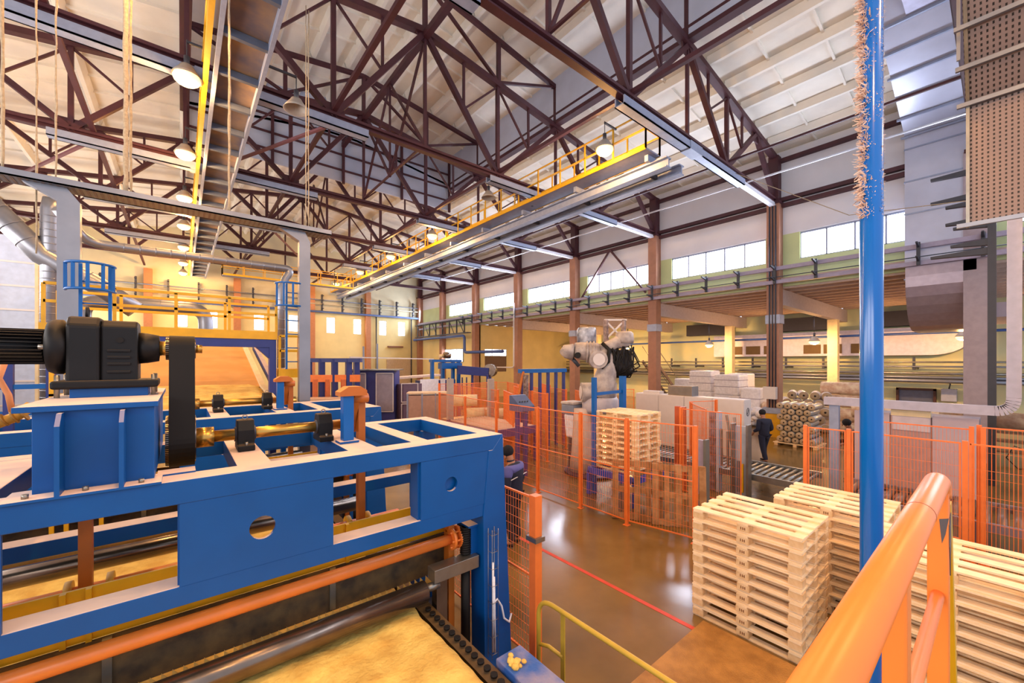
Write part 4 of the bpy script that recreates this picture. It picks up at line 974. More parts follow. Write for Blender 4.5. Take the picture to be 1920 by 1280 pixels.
# ---------------- robot (palletiser) at (9.75, 8.0)
t = thing('palletising_robot', (9.75, 8.0, 0), 'big cream white industrial robot arm with dark cable pack inside the cage', 'robot')
RX, RY = 9.75, 8.0; U = Vector((.7728, -.6346, 0)); V = Vector((.6346, .7728, 0))
def rp(u, z, v=0): p = Vector((RX, RY, 0))+U*u+V*v; return (p.x, p.y, z)
B().cyl(rp(0, 0), rp(0, .06), .85, 32).build('base_ring', mat('purple_dark_plate', '#4a3448', .6), t)
B().lathe([(.0, 0), (.42, 0), (.36, .5), (.3, 1.4), (.28, 1.9), (0, 1.9)], rp(-.28, .06), n=24).build('pedestal', mat('dusty_shroud', '#cbb4a8', .8, bump=.4, bscale=10), t)
B().lathe([(0, 0), (.52, 0), (.55, .1), (.55, .38), (.5, .45), (0, .45)], rp(.25, 1.85), n=28).build('turntable', mat('grey_plastic_cover', '#b7adb2', .5, bump=.5, bscale=14), t)
B().cyl(rp(-.35, 2.45, -.1), rp(.05, 2.45, -.1), .3, 28).build('axis_motor', ROBOTM, t)
B().cyl(rp(-.38, 2.45, -.1), rp(-.35, 2.45, -.1), .2, 24).build('axis_cap', GREYCAB, t)
B().box(rp(.1, 2.2, -.25), rp(.85, 2.75, .25)).build('shoulder_block', ROBOTM, t, .05)
b = B(); b.tube([rp(.3, 2.3), rp(.36, 2.7), rp(.45, 3.1), rp(.42, 3.5), rp(.3, 3.75)], .3, 20, rad=[.42, .36, .3, .26, .24]); b.build('lower_arm', ROBOTM, t)
b = B(); b.tube([rp(-.55, 3.75), rp(-.35, 3.72), rp(0, 3.68), rp(.2, 3.7)], .25, 20, rad=[.22, .27, .3, .26]); b.build('wrist_housing', ROBOTM, t)
b = B(); b.tube([rp(-.95, 3.66, -.05), rp(-.85, 3.7), rp(-.6, 3.68)], .2, 18, rad=[.08, .2, .26]); b.build('wrist_cap', ROBOTM, t)
B().cyl(rp(-.48, 3.58, -.3), rp(-.48, 3.58, -.2), .09, 16).build('wrist_bore', RUBBER, t)
B().cyl(rp(.12, 3.45, -.42), rp(.12, 3.45, -.1), .27, 26).build('elbow_disc', ROBOTM, t)
B().cyl(rp(.12, 3.45, -.46), rp(.12, 3.45, -.42), .18, 22).build('elbow_cover', GREYCAB, t)
b = B()
for u in (-.15, -.05, .05): b.tube([rp(u+.05*math.cos(a), 3.68+.31*math.sin(a), .31*math.cos(a)) for a in [2*PI*i/18 for i in range(18)]], .03, 8, True)
b.build('arm_rings', ROBOTM, t)
b = B(); b.tube([rp(.2, 3.72), rp(.5, 3.85), rp(.8, 3.98), rp(1.05, 4.05)], .2, 18, rad=[.2, .17, .2, .24]); b.build('fore_arm', ROBOTM, t)
B().lathe([(0, 0), (.26, 0), (.28, .1), (.26, .3), (.2, .36), (0, .36)], rp(1.0, 3.95), n=22).build('rear_motor', ROBOTM, t)
B().lathe([(0, 0), (.3, 0), (.3, .42), (.26, .5), (0, .5)], rp(-.12, 3.95, .25), n=24).build('wrapped_motor', mat('film_wrapped_motor', '#c7ccd8', .3, hex2='#4a5068', scale=4), t)
B().tube([rp(.25, 3.95, -.25), rp(.45, 3.75, -.3), rp(.42, 3.4, -.35), rp(.2, 3.2, -.35)], .06, 10).build('arm_hose', RUBBER, t)
b = B(); b.prism([(0, 0)]*0 or [(rp(.55, 0)[0], rp(.55, 0)[1]), (rp(1.25, 0)[0], rp(1.25, 0)[1]), (rp(1.3, 0, .5)[0], rp(1.3, 0, .5)[1]), (rp(.6, 0, .5)[0], rp(.6, 0, .5)[1])], 'z', 2.95, 3.75); b.build('cable_pack_core', mat('dark_cable_pack', '#3a3438', .6, bump=.8, bscale=25), t, .08)
b = B()
for i in range(26):
    u = random.uniform(.5, 1.3); z = random.uniform(3.6, 4.0); b.tube([rp(u, z, -.1), rp(u+random.uniform(-.2, .2), z-.4, -.2), rp(u+random.uniform(-.3, .3), 3.1, -.15), rp(random.uniform(.5, 1.2), 2.9, 0)], random.uniform(.012, .03), 6)
b.build('hanging_cables', RUBBER, t)
for u in (.5, 1.05): B().bar(rp(u, 3.2, .3), rp(u, 4.7, .3), .12).build('mast_post', mat('dusty_mast', '#b39a90', .7, hex2='#6c5852', scale=8), t)
for a, c in (((.5, 4.65), (1.05, 4.1)), ((.5, 4.1), (1.05, 4.65)), ((.45, 4.7), (1.15, 4.7))): B().bar(rp(a[0], a[1], .3), rp(c[0], c[1], .3), .05).build('mast_brace', GREYCAB, t)
B().cyl(rp(-.62, 3.5, 0), rp(-.4, 3.25, 0), .06, 10).build('gripper_link', DKGREY, t)
t = thing('gripper_cover', rp(-.7, 0), 'white plastic shrouded box hanging left of the robot pedestal', 'shroud')
B().prism([(9.32, 1.75), (9.78, 1.75), (9.66, 1.0), (9.42, 1.0)], 'y', 8.4, 8.8).build('film_bag', WHITEP, t, .06); B().box((9.28, 8.35, 1.75), (9.8, 8.85, 2.05)).build('grey_box', mat('grey_blue_box', '#7c8496', .4), t, .03); B().box((9.26, 8.33, 2.05), (9.84, 8.87, 2.14)).build('cream_lid', ROBOTM, t, .03)
B().box((9.45, 8.5, 0), (9.6, 8.7, 1.0)).build('stem', DKGREY, t)
# ladder-like gantry left of robot with slanting post
t = thing('feeder_gantry', (9.6, 12, 0), 'blue topped feeder frame with many uprights left of the robot', 'frame')
B().box((9.9, 11.5, 2.95), (12.4, 11.7, 3.1)).build('top_beam', BLUEC, t)
for i in range(6): B().box((10.0+.45*i, 11.55, 0), (10.1+.45*i, 11.65, 2.95)).build('upright', NAVY, t)
B().bar((9.0, 11.0, .8), (10.0, 11.5, 3.0), .08).build('slanted_brace', RUST, t)
B().box((9.85, 11.2, 0), (10.0, 11.35, 2.9)).build('worn_post', mat('worn_grey_post', '#a08e88', .7, hex2='#5c4840', scale=9), t)
# roller table inside the cage, left
t = thing('roller_table', (8.7, 11.6, 0), 'roller table with dark violet frame inside the far left of the cage', 'roller table')
VF = mat('violet_frame', '#4a3a78', .5)
for y in (10.2, 13.2): B().box((7.7, y-.04, .95), (9.5, y+.04, 1.2)).build('end_beam', VF, t)
for x in (7.7, 9.5): B().box((x-.04, 10.2, .95), (x+.04, 13.2, 1.16)).build('side_beam', VF, t)
for x, y in ((7.75, 10.25), (9.45, 10.25), (7.75, 13.1), (9.45, 13.1)): B().box((x-.05, y-.05, 0), (x+.05, y+.05, .95)).build('leg', VF, t)
for i in range(13): B().cyl((7.85+.127*i, 10.24, 1.17), (7.85+.127*i, 13.16, 1.17), .045, 12).build('roller', mat('pinkish_roller', '#dcbba8', .5), t)
t = thing('control_console', (7.75, 9.1, 0), 'dark sloping control console standing behind the cage mesh', 'console')
B().box((7.55, 8.95, 0), (7.65, 9.05, 1.95)).build('leg', NAVY, t); B().box((7.85, 8.95, 0), (7.95, 9.05, 1.95)).build('leg', NAVY, t)
B().prism([(8.7, 1.95), (9.2, 1.95), (9.2, 2.4), (9.1, 2.4), (8.7, 2.1)], 'x', 7.45, 8.0).build('housing', mat('slate_console', '#4a5a80', .4), t, .01)
for i in range(4): B().cyl((7.55+.1*i, 8.85, 2.215), (7.55+.1*i, 8.83, 2.245), .02, 8).build('button', DKGREY, t)
# ---------------- people
def skin_mesh(name, nodes, edges, m, par, sub=2):
    me = bpy.data.meshes.new(name); off = world_loc(par)
    me.from_pydata([Vector(n[0])-off for n in nodes], edges, []); o = bpy.data.objects.new(name, me); COL.objects.link(o)
    md = o.modifiers.new('skin', 'SKIN'); md.use_smooth_shade = True
    for i, n in enumerate(nodes):
        sv = me.skin_vertices[0].data[i]; r = n[1]; sv.radius = r if isinstance(r, tuple) else (r, r); sv.use_root = i == 0
    sb = o.modifiers.new('sub', 'SUBSURF'); sb.levels = sub; sb.render_levels = sub
    dg = bpy.context.evaluated_depsgraph_get(); ev = o.evaluated_get(dg); nm = bpy.data.meshes.new_from_object(ev)
    o.modifiers.clear(); o.data = nm; nm.name = name; nm.materials.clear(); nm.materials.append(m)
    for p in nm.polygons: p.use_smooth = True
    o.parent = par; return o
def person(x, y, ang, label, h, jm, tm, hatm, yoke=None, headdown=.0, armbend=0., stride=0., seat=False):
    t = thing('person', (x, y, 0), label, 'person'); s = h/1.75
    c, sn = math.cos(ang), math.sin(ang)
    def T(f, r, z): return (x+(c*f+sn*r)*s, y+(sn*f-c*r)*s, z*s)      # f forward, r right
    st = stride
    kz = .50
    body = [(T(0, 0, .95), (.13, .1)), (T(0, 0, 1.15), (.13, .09)), (T(.02, 0, 1.38), (.14, .09)), (T(.04, 0, 1.5), .055), (T(.06+headdown*.3, 0, 1.6), (.075, .08)), (T(.09+headdown, 0, 1.69), (.07, .08)),
            (T(0, .1, .9), .09), (T(st*.5+.02, .11, kz), .06), (T(st*.7-.05, .11, .1), .045), (T(st*.7+.1, .12, .035), .035),
            (T(0, -.1, .9), .09), (T(-st*.4+.03, -.11, kz), .06), (T(-st*.8-.05, -.11, .1), .045), (T(-st*.8+.1, -.12, .035), .035),
            (T(.0, .19, 1.4), .06), (T(-.03, .25, 1.13), .045), (T(.08+armbend*.2, .22, .9+armbend*.2), .035), (T(.12+armbend*.24, .2, .84+armbend*.22), .03),
            (T(.0, -.19, 1.4), .06), (T(-.03, -.25, 1.13), .045), (T(.08+armbend*.2, -.22, .9+armbend*.2), .035), (T(.12+armbend*.24, -.2, .84+armbend*.22), .03)]
    ed = [(0, 1), (1, 2), (2, 3), (3, 4), (4, 5), (0, 6), (6, 7), (7, 8), (8, 9), (0, 10), (10, 11), (11, 12), (12, 13), (2, 14), (14, 15), (15, 16), (16, 17), (2, 18), (18, 19), (19, 20), (20, 21)]
    # fingers on both hands
    for hb in (17, 21):
        hp = Vector(body[hb][0]); sg = 1 if hb == 17 else -1
        for k, (dr, l) in enumerate(((-.025, .07), (-.008, .08), (.009, .075), (.025, .06), (-.04, .04))):
            a = T(.15+armbend*.26+(.0 if k < 4 else -.02), sg*(.2+dr), .80+armbend*.2); bnd = T(.17+armbend*.26, sg*(.2+dr-.005), .80+armbend*.2-l)
            body.append((a, .01)); ed.append((hb, len(body)-1)); body.append((bnd, .008)); ed.append((len(body)-2, len(body)-1))
    skin_mesh('body', body, ed, SKIN, t, 2)
    g = 1.22
    jk = [(T(0, 0, .84), (.21, .17)), (T(0, 0, 1.05), (.21, .165)), (T(.01, 0, 1.25), (.225, .165)), (T(.02, 0, 1.42), (.16, .115)), (T(.04, 0, 1.5), (.08, .08)),
          (T(.0, .2, 1.41), .085), (T(-.04, .27, 1.13), .07), (T(.07+armbend*.2, .23, .91+armbend*.2), .052), (T(.0, -.2, 1.41), .085), (T(-.04, -.27, 1.13), .07), (T(.07+armbend*.2, -.23, .91+armbend*.2), .052)]
    skin_mesh('jacket', jk, [(0, 1), (1, 2), (2, 3), (3, 4), (3, 5), (5, 6), (6, 7), (3, 8), (8, 9), (9, 10)], jm, t, 2)
    if yoke:
        yk = [(T(.0, 0, 1.30), (.235, .175)), (T(.03, 0, 1.46), (.165, .13)), (T(.0, .2, 1.41), .108), (T(-.03, .26, 1.24), .09), (T(.0, -.2, 1.41), .108), (T(-.03, -.26, 1.24), .09)]
        skin_mesh('jacket_yoke', yk, [(0, 1), (1, 2), (2, 3), (1, 4), (4, 5)], yoke, t, 2)
        skin_mesh('collar', [(T(.05, 0, 1.5), (.095, .095)), (T(.06, 0, 1.56), (.085, .085))], [(0, 1)], jm, t, 2)
        B().tube([T(-.125, r, 1.27+.0*abs(r)) for r in (-.3, -.15, 0, .15, .3)], .008, 6).build('reflective_stripe', GREYCAB, t)
    tr = [(T(0, 0, .98), (.15, .12)), (T(0, .1, .88), .115), (T(st*.5+.02, .11, kz), .085), (T(st*.7-.04, .11, .09), .07), (T(0, -.1, .88), .115), (T(-st*.4+.03, -.11, kz), .085), (T(-st*.8-.04, -.11, .09), .07)]
    skin_mesh('trousers', tr, [(0, 1), (1, 2), (2, 3), (0, 4), (4, 5), (5, 6)], tm, t, 2)
    for sg, ff in ((1, st*.7), (-1, -st*.8)):
        skin_mesh('shoe', [(T(ff-.08, sg*.11, .05), (.05, .045)), (T(ff+.05, sg*.115, .045), (.05, .04)), (T(ff+.15, sg*.12, .035), (.045, .03))], [(0, 1), (1, 2)], RUBBER, t, 1)
    hx = T(.075+headdown*.9, 0, 1.69)
    b = B(); b.ball(T(.065+headdown*.9, 0, 1.70), .108*s, (1, 1, 1.0), 18, 10); hat = b.build('knitted_cap', hatm, t)
    # face: nose, eyes, ears
    b = B(); b.ball(T(.165+headdown, 0, 1.61), .016*s, (1, 1, 1.4), 8, 6); b.build('nose', SKIN, t)
    for r in (-.032, .032): B().ball(T(.155+headdown, r, 1.63), .01*s, (1, 1, .7), 8, 6).build('eye', RUBBER, t)
    for r in (-.085, .085): B().ball(T(.07+headdown, r, 1.6), .02*s, (1, .6, 1.4), 8, 6).build('ear', SKIN, t)
    return t
HAT = mat('black_knit_cap', '#15131a', .95, bump=.5, bscale=60)
person(4.75, 5.75, math.radians(112), 'person in navy jacket with violet shoulders and black cap, seen from behind the fence', 1.78, JNAVY, TROU, HAT, JBLUE, .05, .5)
person(15.2, 5.1, math.radians(60), 'person in dark blue work clothes walking past the end of the grey cabinets', 1.72, JNAVY, JNAVY, HAT, None, .02, .6, .22)
person(14.6, 2.7, math.radians(120), 'person in brown jacket and dark cap bending behind the mesh left of the blue pole', 1.72, JBROWN, TROU, HAT, None, .05, 1.)
# ---------------- curtained machine at the right
t = thing('curtained_machine', (13.6, .9, 0), 'grey curtained wrapping machine behind the right hand fence', 'machine')
PG = mat('lilac_grey_panel', '#b9a9b2', .6, var=.05)
for a, c, m_ in ((.42, 1.12, PG), (1.14, 1.82, mat('pinkish_brown_strip', '#b08c88', .6)), (1.84, 2.5, PG)):
    y0, y1 = a-.1, c-.1
    B().box((13.3, y0, .1), (13.34, y1, 2.15)).build('curtain', m_, t)
B().box((13.28, 1.05, 1.75), (13.42, 1.7, 2.25)).build('head_box', mat('cream_lilac_box', '#cdbfc4', .5), t, .02); B().box((13.26, 1.04, 2.1), (13.43, 1.71, 2.25)).build('cream_band', CREAMC, t)
B().box((13.35, .32, 0), (14.4, 2.4, 2.1)).build('body', mat('dim_machine_body', '#80747c', .6), t)
B().box((13.2, 2.7, 0), (13.35, 2.9, 2.4)).build('post', GREYCH, t)
t = thing('cable_trunking', (13.3, 1.5, 2.2), 'grey cable trunk that drops down the column and bends left over the curtains', 'cable trunk')
xc = 13.2
yT = {0: .0}
TR = mat('lilac_galvanised', '#b6b3c4', .45, metal=.1)
ptsT = [(3.0, 2.36), (.3, 2.36)]+[(p[1], p[2]) for p in arc((0, .1, 2.36), (0, -.15, 2.36), (0, -.15, 2.65), 8)]+[(-.17, 9.0)]
b = B()
for (ya, za), (yb, zb_) in zip(ptsT, ptsT[1:]): b.bar((xc, ya, za), (xc, yb, zb_), .14, .2, (0, .7071, .7071)) if 0 else b.prism([(ya-(zb_-za)/math.hypot(yb-ya, zb_-za)*.1, za+(yb-ya)/math.hypot(yb-ya, zb_-za)*.1), (yb-(zb_-za)/math.hypot(yb-ya, zb_-za)*.1, zb_+(yb-ya)/math.hypot(yb-ya, zb_-za)*.1), (yb+(zb_-za)/math.hypot(yb-ya, zb_-za)*.1, zb_-(yb-ya)/math.hypot(yb-ya, zb_-za)*.1), (ya+(zb_-za)/math.hypot(yb-ya, zb_-za)*.1, za-(yb-ya)/math.hypot(yb-ya, zb_-za)*.1)], 'x', xc-.07, xc+.07)
b.build('trunk', TR, t)
t = thing('ochre_machine', (14, -.9, 0), 'ochre lit panels of a machine at the right picture edge', 'machine')
OCH = mat('ochre_panel', '#d9a650', .6)
B().box((13.6, -2.6, 0), (14.6, -.35, 1.7)).build('lower_panel', OCH, t); B().box((13.62, -2.6, 1.7), (14.5, -.5, 2.2)).build('upper_panel', CREAMC, t)
B().box((13.5, -2.5, .95), (13.6, -.3, 1.1)).build('dark_rail', mat('dark_brown_rail', '#5c4038', .6), t)
for y in (-.55, -1.0): B().cyl((13.57, y, .55), (13.6, y, .55), .1, 20).build('round_label', GREYCAB, t)
B().box((13.0, -1.35, 0), (13.1, -1.0, 1.6)).build('blue_post', BLUE, t)
t = thing('hanging_pipe', (13.0, -.35, 1), 'dark blue vertical pipe with valve wheels beside the cable trunk', 'pipe')
B().cyl((12.9, -.42, .9), (12.9, -.42, 9), .035, 12).build('pipe', mat('dark_blue_pipe', '#20406c', .4), t)
for z in (1.55, 2.3, 4.0): B().tube([(12.9+.09*math.cos(a), -.42+.09*math.sin(a), z) for a in [2*PI*i/16 for i in range(16)]], .014, 6, True).cyl((12.9, -.42, z-.06), (12.9, -.42, z+.06), .055, 12).build('valve_wheel', RUST, t)
B().tube([(12.9, -.4, 1.6), (12.9, -.15, 1.7), (12.9, -.05, 1.45), (12.9, -.2, 1.25), (12.9, -.45, 1.3)], .01, 6).tube([(12.9, -.45, 1.6), (12.9, -.75, 1.65), (12.9, -.85, 1.4), (12.9, -.6, 1.3)], .01, 6).build('loose_cable', RUBBER, t)
# ---------------- big duct in front of the right wall
t = thing('big_duct', (21.0, 1.4, 6), 'huge silver insulated duct coming down beside the right wall', 'duct')
DG = mat('silver_blue_duct', '#c6cade', .32, metal=.25, var=.12, scale=1.2)
def duct_sec(b, secs):
    # secs: list of 4-corner rings
    vs = [v for s_ in secs for v in s_]; fs = []
    for i in range(len(secs)-1):
        for k in range(4): fs.append((i*4+k, i*4+(k+1)%4, i*4+4+(k+1)%4, i*4+4+k))
    fs += [(0, 1, 2, 3), tuple(len(vs)-4+k for k in (3, 2, 1, 0))]
    return b.add(vs, fs)
def ring(x0, x1, y0, y1, z0, z1=None): z1 = z0 if z1 is None else z1; return [(x0, y0, z0), (x0, y1, z0), (x1, y1, z1), (x1, y0, z1)]
duct_sec(B(), [ring(20.75, 21.15, .45, 2.3, 6.9), ring(20.75, 21.15, .45, 2.3, 11.7)]).build('riser', DG, t)
duct_sec(B(), [ring(20.75, 21.15, .0, 2.3, 11.7), ring(15.2, 17.2, .0, 2.35, 13.6, 14.2)]).build('sloped_section', DG, t)
duct_sec(B(), [ring(13.2, 17.2, -1.5, 1.75, 13.3), ring(13.2, 17.2, -1.5, 1.75, 14.0)]).build('top_box', mat('lilac_duct_top', '#c0bfd6', .5, metal=.3), t)
for z in (6.4, 7.6, 8.8, 10.0, 11.2): B().box((20.72, .43, z), (21.17, 2.32, z+.05)).build('duct_flange', GREYCH, t)
for i in range(6):
    f = i/6; x = 20.7-(20.7-15.2)*f; z = 11.7+(13.6-11.7)*f; B().bar((x, -.1, z-.03), (x, 2.4, z-.03), .07, .07).build('stiffener', GREYCH, t)
# elbow into the side aisle
b = B(); pr_ = []
for i in range(9):
    a = PI/2*i/8; pr_.append((20.7+1.9*(1-math.cos(a)), 6.5-1.9*math.sin(a)))
b.prism([(20.7, 6.9)]+pr_+[(24.5, 4.6), (24.5, 6.0), (21.5, 6.9)], 'y', .55, 2.28); b.build('elbow', mat('brownish_silver_duct', '#a89aa6', .35, metal=.5), t)
b = B(); b.prism([(22.5, 4.98), (27, 4.98), (27, 5.5), (22.5, 5.5)], 'y', -.3, 1.7); b.build('lower_elbow', PG, t)
# perforated vertical cable tray near the camera
t = thing('perforated_tray', (7.7, .1, 5), 'rusty perforated cable tray hanging down at the top right corner', 'cable tray')
def dotted(key, c1, c2, sx, sy):
    m = bpy.data.materials.new(key); m.use_nodes = True; nt = m.node_tree; N = nt.nodes; L = nt.links; b = N['Principled BSDF']
    tc = N.new('ShaderNodeTexCoord'); sp = N.new('ShaderNodeSeparateXYZ'); L.new(tc.outputs['Object'], sp.inputs[0])
    def band(sock, f, th):
        a = N.new('ShaderNodeMath'); a.operation = 'MULTIPLY'; a.inputs[1].default_value = f; L.new(sock, a.inputs[0])
        c = N.new('ShaderNodeMath'); c.operation = 'FRACT'; L.new(a.outputs[0], c.inputs[0])
        d = N.new('ShaderNodeMath'); d.operation = 'LESS_THAN'; d.inputs[1].default_value = th; L.new(c.outputs[0], d.inputs[0]); return d.outputs[0]
    e = N.new('ShaderNodeMath'); e.operation = 'MULTIPLY'; L.new(band(sp.outputs['Y'], sx, .35), e.inputs[0]); L.new(band(sp.outputs['Z'], sy, .5), e.inputs[1])
    mx = N.new('ShaderNodeMix'); mx.data_type = 'RGBA'; L.new(e.outputs[0], mx.inputs[0]); mx.inputs[6].default_value = lin(c1); mx.inputs[7].default_value = lin(c2)
    L.new(mx.outputs[2], b.inputs['Base Color']); b.inputs['Roughness'].default_value = .55; b.inputs['Metallic'].default_value = .25; return m
DOT = dotted('perforated_rusty_sheet', '#84706a', '#1d1512', 22, 20)
def sheet(p0, p1, y0, y1, m, name, th=.015):
    B().add([(p0[0], y0, p0[1]), (p0[0], y1, p0[1]), (p1[0], y1, p1[1]), (p1[0], y0, p1[1]), (p0[0]+th, y0, p0[1]), (p0[0]+th, y1, p0[1]), (p1[0]+th, y1, p1[1]), (p1[0]+th, y0, p1[1])],
            [(0, 1, 2, 3), (7, 6, 5, 4), (0, 4, 5, 1), (1, 5, 6, 2), (2, 6, 7, 3), (3, 7, 4, 0)]).build(name, m, t)
YA, YB_ = -.32, .27
sheet((7.5, 5.07), (7.5, 6.55), YA, YB_, DOT, 'sheet')
sheet((7.5, 6.55), (6.6, 7.9), YA, YB_+.02, DOT, 'sheet')
for y in (YA, YB_): B().bar((7.5, y, 5.05), (7.5, y, 6.55), .03, .06).bar((7.5, y, 6.55), (6.6, y, 7.9), .03, .06).build('side_flange', STEEL, t)
for x, z in ((7.48, 5.07), (7.48, 6.55), (7.25, 6.9), (7.0, 7.25), (6.75, 7.6)): B().bar((x-.03, YA-.03, z), (x-.03, YB_+.09, z), .04, .05).build('cross_rung', GALV, t)
B().bar((7.1, YB_+.06, 6.95), (7.1, YB_+.06, 8.2), .03).build('hanger_rod', GALV, t)
# ---------------- cable rails with brackets along the right wall
for z, lab in ((7.45, 'upper'), (6.85, 'lower')):
    tag(B().box((20.45, -3, z), (20.6, 41.5, z+.16)).build('cable_rail', mat('lilac_rail', '#a79db4', .5)), 'long lilac grey %s rail under the high windows' % lab, 'rail', 'wall rails')
k = 0; y = .4
while y < 33:
    t = thing('cable_bracket', (20.35, y, 7.1), 'dark double armed cable bracket on the wall rails', 'bracket', 'cable brackets'); 
    B().box((20.36, y-.05, 6.85), (20.455, y+.05, 7.66)).build('back_plate', DKGREY, t)
    for z in (7.0, 7.5): B().prism([(20.36, z-.03), (20.36, z+.09), (19.9, z+.1), (19.9, z+.06)], 'y', y-.03, y+.03).build('arm', DKGREY, t)
    y += 1.51
    k += 1
tag(B().tube([(20.1, -2, 7.08), (20.1, 12, 7.08), (20.1, 30, 7.08)], .02, 6).build('cable', DKGREY), 'thin cable lying on the lower bracket arms', 'cable')
tag(B().tube([(15.5, .6, 7.5), (15.9, 3, 7.9), (16.2, 6.4, 10.5)], .012, 5).build('guy_wire', ROPE), 'thin pale wire drooping from the nearest truss towards the duct', 'wire')
tag(B().cyl((17.6, -3, 10.6), (17.6, 34, 10.6), .035, 8).build('conduit_pipe', mat('bright_conduit', '#e2e2ec', .3, metal=.5)), 'thin bright pipe running along under the right roof edge', 'pipe')
t = thing('bracket_stand', (17.2, .2, 0), 'black bracket arms on a dark post in front of the big duct', 'brackets')
B().box((17.1, .1, 0), (17.3, .26, 9.2)).build('post', DKGREY, t)
for z_, y1 in ((8.75, 1.35), (8.05, 1.35), (7.85, 1.05), (7.35, 1.05), (7.2, .9), (6.7, .95), (6.45, 1.35)): B().prism([(.26, z_-.1), (.26, z_+.08), (y1, z_+.03), (y1, z_-.03)], 'x', 17.12, 17.28).build('arm', DKGREY, t)
# ---------------- aisle: white duct, pipes, stores
t = thing('aisle_duct', (33, 6, 3.7), 'long white duct with brown grilles on the aisle back wall, rounded at its end', 'duct')
b = B(); pts = [(14.5, 3.75), (2.56, 3.75)]+[(2.56-1.86*math.sin(a), 5.35-1.6*math.cos(a)) for a in [PI/2*i/10 for i in range(1, 11)]]+[(14.5, 5.35)]
b.prism(pts, 'x', 32.6, 33.2); b.build('casing', mat('white_lilac_duct', '#dcd6e6', .5), t)
for y0 in (12.4, 11.2, 10.0, 7.6, 6.5, 5.1): B().box((32.56, y0, 3.9), (32.6, y0+.95, 4.5)).build('grille', mat('brown_grille', '#6c5430', .7), t)
for i, (z, r, m_) in enumerate(((5.0, .07, mat('blue_pipe', '#2a4f9a', .4)), (3.35, .05, STEEL), (3.1, .05, GALV), (2.72, .08, STEEL), (2.5, .08, GALV), (2.3, .12, GALV))):
    xx = 32.3 if i else 31.6
    zz = z if i else 4.95
    tag(B().cyl((xx, -4, zz), (xx, 30, zz), r, 12).build('wall_pipe', m_), ['blue pipe in front of the white aisle duct', 'top silver pipe below the aisle duct', 'second silver pipe below the aisle duct', 'third silver pipe below the aisle duct', 'fourth silver pipe below the aisle duct', 'thickest and lowest silver pipe on the aisle wall'][i], 'pipe', 'aisle pipes')
y = -1
while y < 18:
    t = thing('pipe_bracket', (33, y, 3), 'small black pipe bracket on the aisle wall', 'bracket', 'aisle pipe brackets')
    B().box((32.35, y-.08, 2.95), (33.6, y+.08, 3.05)).box((32.28, y-.06, 2.9), (32.36, y+.06, 3.65)).build('plate', DKGREY, t); y += 2.1
t = thing('mezzanine_louvre', (30, 8, 5.3), 'dark louvred screen under the side aisle roof', 'louvre')
for y0 in (1.2, 7.3, 13.3): B().box((32.9, y0, 5.5), (33.5, y0+3.6, 6.4)).build('screen', mat('dark_louvre', '#2a2a3a', .6), t)
b = B(); 
t = thing('wall_switch_box', (33, 2, 1.9), 'light blue grey switch box on the aisle wall', 'switch box')
B().box((33.1, 1.6, 1.15), (33.6, 2.2, 1.85)).build('box', mat('blue_grey_box', '#aab2cc', .4), t, .02); B().tube([(33.3, 1.9, 1.85), (33.35, 1.85, 2.1), (33.4, 1.95, 2.35)], .03, 6).build('cable', DKGREY, t)
t = thing('ventilation_opening', (33.2, 4.4, 1), 'brown framed ventilation opening with torn sacking in the aisle wall', 'frame')
for a, c in (((33.3, 2.4, .4), (33.6, 2.52, 1.8)), ((33.3, 3.95, .4), (33.6, 4.07, 1.8)), ((33.3, 2.4, 1.7), (33.6, 4.07, 1.82))): B().box(a, c).build('frame_bar', mat('maroon_frame', '#4a2a26', .6), t)
B().box((33.45, 2.52, .4), (33.6, 3.95, 1.7)).build('grille', mat('blue_grey_grille', '#5c6480', .5), t)
# wrapped bales on pallets
def bale(x, y, w, d, z0, h, label, m=WHITEP, group='film wrapped bales'):
    t = thing('wrapped_bale', (x, y, z0), label, 'bale', group)
    b = B(); n = 6
    vs = []
    b.box((x-d/2, y-w/2, z0+(.12 if z0 == 0 else .005)), (x+d/2, y+w/2, z0+h)); b.build('wrapped_load', m, t, .08)
    for zz in (z0+.12+h*.3, z0+.12+h*.62): B().box((x-d/2-.01, y-w/2-.01, zz), (x+d/2+.01, y+w/2+.01, zz+.04)).build('band', mat('grey_band', '#a8a2b4', .4), t)
    if z0 == 0: B().box((x-d/2, y-w/2, 0), (x+d/2, y+w/2, .12)).build('pallet', WOODB, t)
bale(26, 12.15, 1.45, 1.3, 0, 1.5, 'film wrapped bale, lower one of the stack left of the conduit column'); bale(26, 12.15, 1.4, 1.3, 1.5, 1.3, 'film wrapped bale on top, left stack beside the inner column')
bale(25.5, 10.35, 1.45, 1.3, 0, 1.4, 'film wrapped bale, lower one beside the round roll heap'); bale(25.5, 10.35, 1.4, 1.3, 1.4, 1.2, 'film wrapped bale on top, second stack from the left')
bale(27.2, 13.9, 1.3, 1.2, 0, 2.2, 'yellow lit wrapped bale behind the cabinets'); bale(25, 8.9, 1.0, 1.2, 0, 1.9, 'low torn wrapped bale left of the conduit column'); bale(28.5, 10.9, 1.2, 1.2, 0, 2.6, 'wrapped bale behind the two tall stacks')
